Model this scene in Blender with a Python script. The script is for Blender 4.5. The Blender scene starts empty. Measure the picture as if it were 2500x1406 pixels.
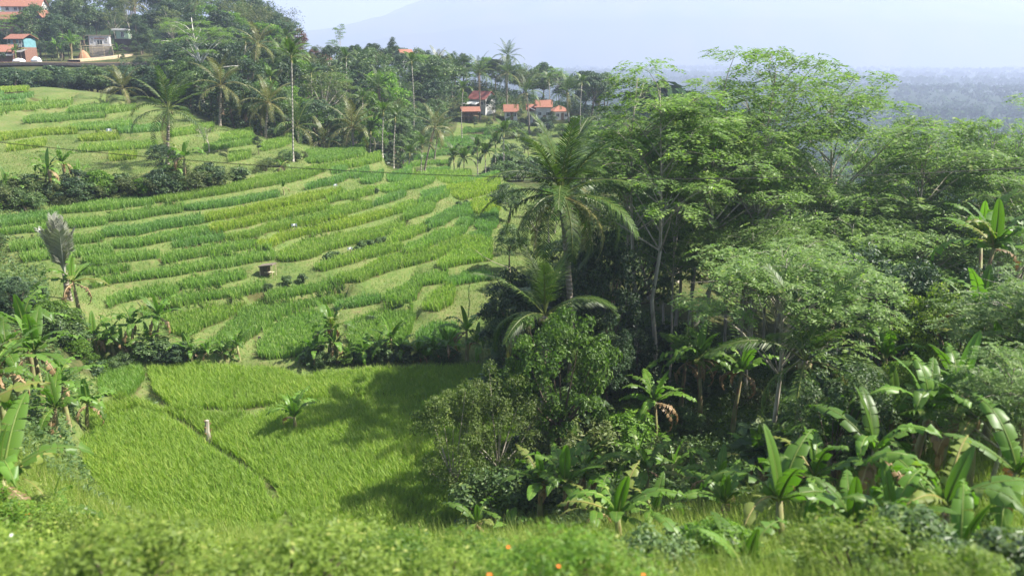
import bpy, math, random
import numpy as np
from mathutils import Vector, Matrix
R = math.radians
rnd = random.Random(11)
rng = np.random.default_rng(7)
scene = bpy.context.scene
col = scene.collection

# ------------------------------------------------------------------ camera, sky, sun, exposure
F_PX, CX, CY = 1962.0, 1250.0, 703.0          # photograph is 2500 x 1406
PITCH = R(16.3)
SP, CP = math.sin(PITCH), math.cos(PITCH)
cam_data = bpy.data.cameras.new('camera')
cam = bpy.data.objects.new('camera', cam_data); col.objects.link(cam)
cam.rotation_euler = (math.pi / 2 - PITCH, 0, 0)
cam_data.sensor_width = 36.0
cam_data.lens = 36.0 * F_PX / 2500.0
cam_data.clip_start = 0.1
cam_data.clip_end = 40000
cam_data.dof.use_dof = True
cam_data.dof.focus_distance = 75.0
cam_data.dof.aperture_fstop = (cam_data.lens / 1000.0) / 0.055
scene.camera = cam

SUN_EL = R(50); SUN_AZ = R(86)                # azimuth clockwise from +Y (view direction): sun stands to the right
sun_vec = Vector((math.sin(SUN_AZ) * math.cos(SUN_EL), math.cos(SUN_AZ) * math.cos(SUN_EL), math.sin(SUN_EL)))
world = bpy.data.worlds.new('World'); scene.world = world
world.use_nodes = True
wn = world.node_tree.nodes; wl = world.node_tree.links
bg = wn['Background']
sky = wn.new('ShaderNodeTexSky'); sky.sky_type = 'NISHITA'; sky.sun_disc = False
sky.sun_elevation = SUN_EL; sky.sun_rotation = SUN_AZ
sky.air_density = 1.0; sky.dust_density = 1.5; sky.ozone_density = 1.0
wl.new(sky.outputs['Color'], bg.inputs['Color'])
bg.inputs['Strength'].default_value = 0.06
sl = bpy.data.lights.new('sun', 'SUN'); sl.energy = 5.0; sl.angle = R(0.53); sl.color = (1.0, 0.95, 0.86)
so = bpy.data.objects.new('sun', sl); col.objects.link(so)
so.rotation_euler = sun_vec.to_track_quat('Z', 'Y').to_euler()
scene.view_settings.view_transform = 'Standard'
scene.view_settings.look = 'None'
scene.view_settings.exposure = 1.7
scene.view_settings.gamma = 1.0
cy = scene.cycles
cy.max_bounces = 5; cy.diffuse_bounces = 3; cy.glossy_bounces = 2; cy.transmission_bounces = 3
cy.volume_bounces = 1; cy.transparent_max_bounces = 4
cy.use_denoising = True
try:
    cy.denoiser = 'OPENIMAGEDENOISE'; cy.denoising_input_passes = 'RGB_ALBEDO_NORMAL'
except Exception:
    pass
cy.caustics_reflective = False; cy.caustics_refractive = False
scene.render.use_motion_blur = False

# ------------------------------------------------------------------ pixel helpers (directions only; distance comes from the ground)
def ray(px, py):
    cx = (px - CX) / F_PX; cyy = -(py - CY) / F_PX
    return np.array([cx, CP + SP * cyy, -SP + CP * cyy])

def at(px, py, Y):
    r = ray(px, py); return r * (Y / r[1])

def atz(px, py, z):
    r = ray(px, py); return r * (z / r[2])

def ztop(py, Y):
    cyy = -(py - CY) / F_PX
    return Y * (-SP + CP * cyy) / (CP + SP * cyy)

# ------------------------------------------------------------------ mesh helpers
def mesh_np(name, V, faces, var=None, smooth=False):
    me = bpy.data.meshes.new(name)
    V = np.asarray(V, dtype=np.float32)
    me.vertices.add(len(V)); me.vertices.foreach_set('co', V.ravel())
    faces = [np.asarray(f, dtype=np.int32) for f in faces if len(f)]
    idx = np.concatenate([f.ravel() for f in faces])
    tot = np.concatenate([np.full(len(f), f.shape[1], dtype=np.int32) for f in faces])
    start = np.concatenate([[0], np.cumsum(tot)[:-1]]).astype(np.int32)
    me.loops.add(len(idx)); me.loops.foreach_set('vertex_index', idx)
    me.polygons.add(len(tot)); me.polygons.foreach_set('loop_start', start); me.polygons.foreach_set('loop_total', tot)
    me.polygons.foreach_set('use_smooth', np.full(len(tot), bool(smooth)))
    if var is not None:
        a = me.attributes.new('var', 'FLOAT', 'POINT')
        a.data.foreach_set('value', np.asarray(var, dtype=np.float32))
    me.update(calc_edges=True)
    return me

class MB:
    """collects tubes, boxes, quads; build() gives one mesh"""
    def __init__(s): s.v = []; s.q = []; s.t = []; s.n = 0; s.var = []
    def add(s, V, quads=(), tris=(), var=0.5):
        V = np.asarray(V, float)
        s.v.append(V)
        if len(quads): s.q.append(np.asarray(quads, int) + s.n)
        if len(tris): s.t.append(np.asarray(tris, int) + s.n)
        s.var.append(np.broadcast_to(np.asarray(var, float), (len(V),)).copy())
        s.n += len(V)
    def tube(s, pts, rad, sides=6, var=0.5, cap=True):
        pts = np.asarray(pts, float); n = len(pts)
        rad = np.broadcast_to(np.asarray(rad, float), (n,))
        V = []
        for i in range(n):
            d = pts[min(i + 1, n - 1)] - pts[max(i - 1, 0)]; d = d / (np.linalg.norm(d) + 1e-9)
            a = np.cross(d, [0.31, 0.95, 0.05] if abs(d[2]) > .8 else [0, 0, 1]); a /= np.linalg.norm(a) + 1e-9
            b = np.cross(d, a)
            th = np.arange(sides) * 2 * np.pi / sides
            V.append(pts[i] + rad[i] * (np.cos(th)[:, None] * a + np.sin(th)[:, None] * b))
        V = np.concatenate(V); Q = []
        for i in range(n - 1):
            for k in range(sides):
                k2 = (k + 1) % sides
                Q.append((i * sides + k, i * sides + k2, (i + 1) * sides + k2, (i + 1) * sides + k))
        T = []
        if cap:
            for base, ii in ((0, 0), ((n - 1) * sides, n - 1)):
                V = np.concatenate([V, [pts[ii]]]); c = len(V) - 1
                for k in range(sides): T.append((base + k, base + (k + 1) % sides, c))
        s.add(V, Q, T, var)
    def box(s, c, size, rz=0.0, var=0.5, tilt=None):
        x, y, z = np.array(size) / 2
        V = np.array([(sx * x, sy * y, sz * z) for sx in (-1, 1) for sy in (-1, 1) for sz in (-1, 1)])
        if tilt is not None: V = V @ np.array(Matrix.Rotation(tilt[1], 3, tilt[0])).T
        ca, sa = math.cos(rz), math.sin(rz)
        V = V @ np.array([[ca, sa, 0], [-sa, ca, 0], [0, 0, 1]]) + np.array(c)
        s.add(V, [(0, 1, 3, 2), (4, 6, 7, 5), (0, 4, 5, 1), (2, 3, 7, 6), (0, 2, 6, 4), (1, 5, 7, 3)], (), var)
    def leaves(s, C, N, L, W, var=None, fold=0.0, T=None):
        C = np.asarray(C, float); n = len(C)
        if n == 0: return
        N = np.asarray(N, float); N = N / (np.linalg.norm(N, axis=1, keepdims=True) + 1e-9)
        if T is None: T = rng.normal(size=(n, 3))
        T = T - N * (T * N).sum(1, keepdims=True); T /= np.linalg.norm(T, axis=1, keepdims=True) + 1e-9
        B = np.cross(N, T)
        L = np.broadcast_to(L, (n,))[:, None]; W = np.broadcast_to(W, (n,))[:, None]
        V = np.stack([C - T * L / 2, C + B * W / 2 + N * fold * W, C + T * L / 2, C - B * W / 2 + N * fold * W], 1).reshape(-1, 3)
        Q = np.arange(n * 4).reshape(n, 4)
        if var is None: var = rng.random(n)
        s.add(V, Q, (), np.repeat(np.broadcast_to(var, (n,)), 4))
    def mesh(s, name, smooth=False):
        V = np.concatenate(s.v)
        f = []
        if s.q: f.append(np.concatenate(s.q))
        if s.t: f.append(np.concatenate(s.t))
        return mesh_np(name, V, f, np.concatenate(s.var), smooth)

def obj(name, me, mat=None, parent=None, loc=None, rot=None, scale=None):
    o = bpy.data.objects.new(name, me)
    if mat is not None and me is not None and len(me.materials) == 0: me.materials.append(mat)
    col.objects.link(o)
    if parent is not None: o.parent = parent
    if loc is not None: o.location = loc
    if rot is not None: o.rotation_euler = rot
    if scale is not None: o.scale = (scale,) * 3 if np.isscalar(scale) else scale
    return o

def tag(o, label=None, cat=None, group=None, kind=None):
    if label: o['label'] = label
    if cat: o['category'] = cat
    if group: o['group'] = group
    if kind: o['kind'] = kind
    return o

def root(name, loc, rz=0.0, scale=1.0, label=None, cat=None, group=None):
    o = bpy.data.objects.new(name, None); col.objects.link(o)
    o.empty_display_size = 0.2
    o.location = loc; o.rotation_euler = (0, 0, rz); o.scale = (scale,) * 3 if np.isscalar(scale) else scale
    return tag(o, label, cat, group)

# ------------------------------------------------------------------ materials
def mat_new(name):
    m = bpy.data.materials.new(name); m.use_nodes = True
    nt = m.node_tree; nt.nodes.clear()
    return m, nt.nodes, nt.links

def leaf_mat(name, c1, c2, c3=None, trans=0.35, rough=0.5, spec=0.35, objvar=0.25, use_objcol=False, tint=(1.0, 1.25, 0.45)):
    """foliage: var attribute picks between colours, per-object value shift, diffuse + translucent"""
    m, n, l = mat_new(name)
    out = n.new('ShaderNodeOutputMaterial')
    at_ = n.new('ShaderNodeAttribute'); at_.attribute_name = 'var'
    ramp = n.new('ShaderNodeValToRGB')
    e = ramp.color_ramp.elements
    e[0].color = (*c1, 1); e[0].position = 0.0
    e[1].color = (*c2, 1); e[1].position = 0.75
    if c3:
        k = ramp.color_ramp.elements.new(0.97); k.color = (*c3, 1)
    l.new(at_.outputs['Fac'], ramp.inputs[0])
    oi = n.new('ShaderNodeObjectInfo')
    mr = n.new('ShaderNodeMapRange'); mr.inputs[3].default_value = 1 - objvar; mr.inputs[4].default_value = 1 + objvar
    l.new(oi.outputs['Random'], mr.inputs[0])
    mul = n.new('ShaderNodeVectorMath'); mul.operation = 'SCALE'
    l.new(ramp.outputs[0], mul.inputs[0]); l.new(mr.outputs[0], mul.inputs['Scale'])
    src = mul.outputs[0]
    if use_objcol:
        mm = n.new('ShaderNodeVectorMath'); mm.operation = 'MULTIPLY'
        l.new(src, mm.inputs[0]); l.new(oi.outputs['Color'], mm.inputs[1]); src = mm.outputs[0]
    p = n.new('ShaderNodeBsdfPrincipled')
    p.inputs['Roughness'].default_value = rough; p.inputs['Specular IOR Level'].default_value = spec
    l.new(src, p.inputs['Base Color'])
    tr = n.new('ShaderNodeBsdfTranslucent')
    tm = n.new('ShaderNodeVectorMath'); tm.operation = 'MULTIPLY'; tm.inputs[1].default_value = tint
    l.new(src, tm.inputs[0]); l.new(tm.outputs[0], tr.inputs['Color'])
    mx = n.new('ShaderNodeMixShader'); mx.inputs[0].default_value = trans
    l.new(p.outputs[0], mx.inputs[1]); l.new(tr.outputs[0], mx.inputs[2])
    l.new(mx.outputs[0], out.inputs[0])
    return m

def plain_mat(name, c1, c2=None, scale=3.0, rough=0.8, spec=0.2, bump=0.0, stretch=(1, 1, 1)):
    m, n, l = mat_new(name)
    out = n.new('ShaderNodeOutputMaterial'); p = n.new('ShaderNodeBsdfPrincipled')
    p.inputs['Roughness'].default_value = rough; p.inputs['Specular IOR Level'].default_value = spec
    c2 = c2 or tuple(x * 0.7 for x in c1)
    tc = n.new('ShaderNodeTexCoord'); mp = n.new('ShaderNodeMapping'); mp.inputs['Scale'].default_value = stretch
    nz = n.new('ShaderNodeTexNoise'); nz.inputs['Scale'].default_value = scale; nz.inputs['Detail'].default_value = 5
    mix = n.new('ShaderNodeMix'); mix.data_type = 'RGBA'
    mix.inputs[6].default_value = (*c1, 1); mix.inputs[7].default_value = (*c2, 1)
    l.new(tc.outputs['Object'], mp.inputs[0]); l.new(mp.outputs[0], nz.inputs['Vector'])
    mr = n.new('ShaderNodeMapRange'); mr.inputs[1].default_value = .35; mr.inputs[2].default_value = .65
    l.new(nz.outputs[0], mr.inputs[0]); l.new(mr.outputs[0], mix.inputs[0]); l.new(mix.outputs[2], p.inputs['Base Color'])
    if bump:
        b = n.new('ShaderNodeBump'); b.inputs['Strength'].default_value = bump; b.inputs['Distance'].default_value = .05
        l.new(nz.outputs[0], b.inputs['Height']); l.new(b.outputs[0], p.inputs['Normal'])
    l.new(p.outputs[0], out.inputs[0])
    return m

def stripe_mat(name, c1, c2, axis=2, freq=8.0, rough=0.8, noise=6.0):
    """ringed or ribbed surface (palm trunks, tile courses, corrugated sheet) with weathering noise"""
    m, n, l = mat_new(name)
    out = n.new('ShaderNodeOutputMaterial'); p = n.new('ShaderNodeBsdfPrincipled'); p.inputs['Roughness'].default_value = rough
    p.inputs['Specular IOR Level'].default_value = .2
    tc = n.new('ShaderNodeTexCoord'); sx = n.new('ShaderNodeSeparateXYZ'); l.new(tc.outputs['Object'], sx.inputs[0])
    ml = n.new('ShaderNodeMath'); ml.operation = 'MULTIPLY'; ml.inputs[1].default_value = freq * 6.283; l.new(sx.outputs[axis], ml.inputs[0])
    sn = n.new('ShaderNodeMath'); sn.operation = 'SINE'; l.new(ml.outputs[0], sn.inputs[0])
    nz = n.new('ShaderNodeTexNoise'); nz.inputs['Scale'].default_value = noise; l.new(tc.outputs['Object'], nz.inputs['Vector'])
    ad = n.new('ShaderNodeMath'); ad.operation = 'MULTIPLY_ADD'; ad.inputs[1].default_value = .22; l.new(sn.outputs[0], ad.inputs[0]); l.new(nz.outputs[0], ad.inputs[2])
    mix = n.new('ShaderNodeMix'); mix.data_type = 'RGBA'; mix.inputs[6].default_value = (*c1, 1); mix.inputs[7].default_value = (*c2, 1)
    l.new(ad.outputs[0], mix.inputs[0]); l.new(mix.outputs[2], p.inputs['Base Color'])
    b = n.new('ShaderNodeBump'); b.inputs['Strength'].default_value = .6; b.inputs['Distance'].default_value = .04
    l.new(sn.outputs[0], b.inputs['Height']); l.new(b.outputs[0], p.inputs['Normal'])
    l.new(p.outputs[0], out.inputs[0])
    return m

M = {}
M['rice'] = leaf_mat('rice_leaf', (0.165, 0.26, 0.045), (0.245, 0.34, 0.06), (0.36, 0.40, 0.10), trans=.5, rough=.5, spec=.3, objvar=.06, use_objcol=True)
M['grass'] = leaf_mat('grass_blade', (0.09, 0.15, 0.035), (0.17, 0.215, 0.055), (0.29, 0.27, 0.11), trans=.35, objvar=.05)
M['sengon'] = leaf_mat('feathery_leaf', (0.11, 0.185, 0.058), (0.205, 0.30, 0.08), (0.33, 0.40, 0.095), trans=.45, objvar=.15)  # extra blue stands in for a bluish veil of haze and window glass
M['dark'] = leaf_mat('dark_leaf', (0.026, 0.054, 0.026), (0.060, 0.106, 0.038), (0.13, 0.17, 0.058), trans=.25, rough=.45, spec=.3)  # blue lifted to put distance haze into the foliage colour
M['mid'] = leaf_mat('mid_leaf', (0.050, 0.096, 0.034), (0.115, 0.18, 0.052), (0.22, 0.28, 0.08), trans=.32, rough=.45)  # bluish haze painted in here too, as added blue
M['olive'] = leaf_mat('olive_leaf', (0.055, 0.085, 0.025), (0.12, 0.15, 0.04), (0.20, 0.20, 0.07), trans=.32)
M['bright'] = leaf_mat('bright_leaf', (0.065, 0.14, 0.015), (0.14, 0.25, 0.022), (0.26, 0.36, 0.04), trans=.45)
M['lush'] = leaf_mat('lush_leaf', (0.05, 0.105, 0.018), (0.11, 0.195, 0.026), (0.20, 0.29, 0.04), trans=.4)
M['fine'] = leaf_mat('fine_olive_leaf', (0.06, 0.095, 0.022), (0.12, 0.165, 0.035), (0.20, 0.23, 0.06), trans=.4)
M['meadow'] = leaf_mat('long_grass', (0.16, 0.24, 0.038), (0.28, 0.36, 0.06), (0.46, 0.45, 0.16), trans=.45)
M['forest'] = leaf_mat('far_forest_leaf', (0.018, 0.042, 0.018), (0.045, 0.085, 0.028), (0.08, 0.12, 0.04), trans=.1, rough=.9, spec=0.0)
M['weed'] = leaf_mat('weed_leaf', (0.11, 0.18, 0.026), (0.22, 0.30, 0.045), (0.40, 0.42, 0.11), trans=.45, objvar=.15)
M['banana'] = leaf_mat('banana_leaf', (0.085, 0.175, 0.022), (0.12, 0.22, 0.03), (0.20, 0.27, 0.06), trans=.42, rough=.42, spec=.35, objvar=.3)
M['banana_pale'] = leaf_mat('banana_leaf_yellowing', (0.15, 0.20, 0.04), (0.22, 0.26, 0.06), (0.36, 0.30, 0.10), trans=.4, rough=.45, spec=.3, objvar=.2)
M['dry'] = leaf_mat('dry_leaf', (0.17, 0.105, 0.05), (0.30, 0.20, 0.10), (0.42, 0.33, 0.18), trans=.25, objvar=.25, tint=(1, .8, .5))
M['palm'] = leaf_mat('palm_leaflet', (0.038, 0.080, 0.016), (0.08, 0.13, 0.024), (0.17, 0.19, 0.05), trans=.28, rough=.45, spec=.25, objvar=.3)
M['palm_yellow'] = leaf_mat('palm_leaflet_yellowing', (0.085, 0.115, 0.03), (0.16, 0.17, 0.05), (0.28, 0.24, 0.08), trans=.28, rough=.42, spec=.35, objvar=.25, tint=(1.1, 1, .4))
M['grey_palm'] = leaf_mat('silvery_palm_leaflet', (0.17, 0.18, 0.13), (0.34, 0.34, 0.28), (0.52, 0.51, 0.44), trans=.2, rough=.4, spec=.6, objvar=.2)
M['red'] = leaf_mat('russet_leaf', (0.10, 0.06, 0.03), (0.20, 0.08, 0.045), (0.30, 0.12, 0.06), trans=.3, tint=(1.2, .7, .5))
M['bark'] = plain_mat('pale_bark', (0.44, 0.40, 0.33), (0.26, 0.23, 0.18), 6, .9, .1, .4, (1, 1, .3))
M['bark_dark'] = plain_mat('dark_bark', (0.14, 0.11, 0.08), (0.07, 0.055, 0.04), 5, .9, .1, .4, (1, 1, .3))
M['bark_white'] = plain_mat('white_bark', (0.62, 0.60, 0.55), (0.40, 0.37, 0.32), 3, .85, .1, .2, (1, 1, .4))
M['palm_trunk'] = stripe_mat('ringed_palm_trunk', (0.30, 0.26, 0.20), (0.15, 0.125, 0.095), 2, 4.0)
M['areca_trunk'] = stripe_mat('pale_ringed_trunk', (0.42, 0.385, 0.32), (0.27, 0.245, 0.20), 2, 2.2)
M['pseudostem'] = plain_mat('banana_stem', (0.24, 0.26, 0.10), (0.15, 0.09, 0.05), 4, .6, .3, .2, (1, 1, .4))
M['rachis'] = plain_mat('frond_stalk', (0.30, 0.30, 0.10), (0.22, 0.20, 0.07), 4, .6, .3)

# ------------------------------------------------------------------ terrain: smooth base from control points
ctrl = []
def cz(px, py, z): ctrl.append(atz(px, py, z))
def cyp(px, py, Y): ctrl.append(at(px, py, Y))
for a in ((240, 1060), (450, 1330), (700, 1260), (1050, 1290), (320, 960), (750, 905), (1180, 905), (550, 1080), (900, 1050), (620, 920), (1000, 900)): cz(*a, -20.0)
for a in ((450, 503, -14), (600, 502, -14.4), (452, 522, -14.5), (430, 560, -15), (430, 595, -15.5), (480, 607, -16), (460, 643, -16.6), (460, 680, -17.2),
          (500, 712, -17.8), (500, 747, -18.4), (480, 830, -19.1), (420, 826, -19.1), (530, 884, -19.6), (714, 762, -19.2), (270, 522, -14), (0, 566, -14.2), (0, 588, -14.8),
          (60, 628, -15.5), (75, 652, -16), (255, 652, -16), (330, 649, -16.1), (250, 678, -16.6), (262, 703, -17.1), (368, 741, -18), (380, 782, -18.8),
          (750, 447, -14), (760, 498, -15), (600, 564, -15.5), (730, 532, -15.5), (575, 598, -16), (711, 564, -16), (870, 528, -16), (638, 616, -16.6), (745, 581, -16.6), (918, 545, -16.6),
          (718, 647, -17.2), (900, 597, -17.2), (859, 651, -17.7), (662, 740, -18.6), (770, 720, -18.6), (700, 882, -19.7), (940, 862, -19.8),
          (790, 392, -13.2), (880, 412, -14.4), (985, 446, -15.4), (1060, 440, -16), (1050, 503, -16.2), (1040, 530, -16.6), (1030, 620, -17.6), (835, 705, -18.2), (1035, 649, -18.1), (1178, 600, -18.1),
          (1090, 700, -18.8), (951, 752, -19.2), (1052, 772, -19.4), (850, 760, -19.2), (1180, 690, -19.0), (1180, 480, -16.8), (1200, 570, -17.6), (1120, 862, -19.9)): cz(*a)
for a in ((100, 500, 72), (250, 490, 75), (40, 480, 73), (300, 400, 89), (250, 376, 95), (100, 338, 103), (240, 328, 106), (145, 310, 110), (90, 274, 120), (40, 232, 135), (100, 212, 146),
          (100, 160, 188), (0, 160, 186), (250, 165, 192), (410, 402, 88), (560, 402, 93), (620, 358, 105), (715, 400, 98), (540, 310, 116), (430, 268, 131), (300, 235, 140), (620, 332, 119), (800, 365, 116),
          (930, 402, 119), (1000, 425, 119), (1035, 420, 130), (1110, 380, 147), (1180, 327, 176), (1150, 440, 120), (1320, 300, 186), (1480, 340, 170), (240, 140, 222), (60, 152, 200),
          (60, 48, 262), (480, 262, 141), (150, 1010, 36), (0, 1100, 25), (150, 720, 53), (0, 730, 52), (0, 850, 40), (1250, 520, 92), (1250, 640, 70), (1250, 760, 58)): cyp(*a)
ctrl += [np.array(p, float) for p in (
    (-20, 215, -10), (-60, 240, -1), (-35, 210, -5), (-45, 280, -9), (-90, 300, 14), (-160, 280, 20), (-160, 200, 2), (-170, 120, 0), (-120, 60, -2), (-80, 30, -3), (-80, 90, -4), (-90, 60, -6),
    (-103, 166, -9.5), (-90, 166, -9.5), (-78, 166, -9.5), (-69, 162, -10), (-118, 166, -9), (-10, 215, -8), (5, 220, -13), (25, 225, -17), (-20, 300, -22), (20, 300, -28), (40, 190, -18), (55, 230, -28),
    (12, 40, -20.8), (22, 40, -20), (35, 45, -21.5), (9.5, 25, -15.2), (16, 26, -13.8), (12.5, 32, -18.3), (20, 33, -16.8), (30, 35, -17), (10, 48, -21), (25, 60, -25), (50, 60, -29), (14, 80, -20), (40, 100, -32), (80, 100, -40), (36, 150, -27), (24, 120, -20), (80, 200, -46), (160, 150, -54),
    (150, 300, -62), (60, 300, -48), (130, 60, -42), (90, 40, -30), (60, 30, -20), (170, 220, -60), (100, 320, -64), (-60, 330, -14), (20, 330, -35),
    (0, 0, -2.6), (-40, 0, -2.6), (40, 0, -2.6), (-100, 0, -2.6), (100, 0, -4), (-40, -30, -2.8), (40, -30, -2.8), (0, -30, -2.8),
    (0, 5, -5.2), (-20, 5, -5.0), (20, 5, -5.2), (-8, 15, -11.2), (8, 15, -10.6), (20, 15, -9.8), (35, 18, -10.5), (-20, 15, -10.5), (0, 25, -17), (26, 26, -13.2), (-8, 24, -16.3), (45, 22, -15))]
ctrl = np.array(ctrl)
def _phi(r2): return 0.5 * r2 * np.log(r2 + 1e-6)
_S = 50.0
_P = ctrl[:, :2] / _S
_n = len(_P)
_K = _phi(((_P[:, None] - _P[None]) ** 2).sum(-1)) + np.eye(_n) * 0.0015
_A = np.zeros((_n + 3, _n + 3)); _A[:_n, :_n] = _K; _A[:_n, _n] = 1; _A[:_n, _n + 1:] = _P; _A[_n, :_n] = 1; _A[_n + 1:, :_n] = _P.T
_w = np.linalg.solve(_A, np.concatenate([ctrl[:, 2], np.zeros(3)]))
def tps(x, y):
    q = np.stack([np.clip(x, -185, 185), np.clip(y, -40, 345)], -1).reshape(-1, 2) / _S
    z = np.empty(len(q))
    for i in range(0, len(q), 20000):
        b = q[i:i + 20000]
        z[i:i + 20000] = _phi(((b[:, None] - _P[None]) ** 2).sum(-1)) @ _w[:_n] + _w[_n] + b @ _w[_n + 1:]
    return z.reshape(np.shape(x))
def sstep(a, b, t):
    t = np.clip((t - a) / (b - a), 0, 1); return t * t * (3 - 2 * t)
def far_z(x, y):
    d = np.hypot(x, y)
    z = -74 + 9 * np.sin(x / 310 + 1.3) * np.cos(y / 420) + 5 * np.sin(x / 130 + y / 170) - 8 * sstep(900, 3000, d)
    z = z + 72 * sstep(150, 500, -x) * sstep(500, 100, y)
    z = np.where(y < 0, z + (-2.6 + 74) * sstep(0, -60, y), z)
    return z
def base(x, y):
    w = np.maximum(np.maximum(sstep(120, 330, np.abs(x)), sstep(250, 480, y)), sstep(-5, -40, y))
    return tps(x, y) * (1 - w) + far_z(x, y) * w

# 1 m lookup of the base for ray marching
_gx = np.arange(-190, 191, 1.0); _gy = np.arange(-40, 350, 1.0)
_GB = base(*np.meshgrid(_gx, _gy))
def bil(G, gx, gy, x, y):
    fx = np.clip(np.interp(x, gx, np.arange(len(gx))), 0, len(gx) - 1.001); fy = np.clip(np.interp(y, gy, np.arange(len(gy))), 0, len(gy) - 1.001)
    ix = fx.astype(int); iy = fy.astype(int); u = fx - ix; v = fy - iy
    return G[iy, ix] * (1 - u) * (1 - v) + G[iy, ix + 1] * u * (1 - v) + G[iy + 1, ix] * (1 - u) * v + G[iy + 1, ix + 1] * u * v
_ys = np.arange(18, 300, 0.2)
def hit(px, py, ymin=18.0):
    """where the pixel's ray meets the base ground"""
    r = ray(px, py); t = _ys[_ys >= ymin] / r[1]
    below = (r[2] * t) < bil(_GB, _gx, _gy, r[0] * t, r[1] * t)
    if not below.any(): return r * (118 / r[1])
    return r * t[np.argmax(below)]

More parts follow.
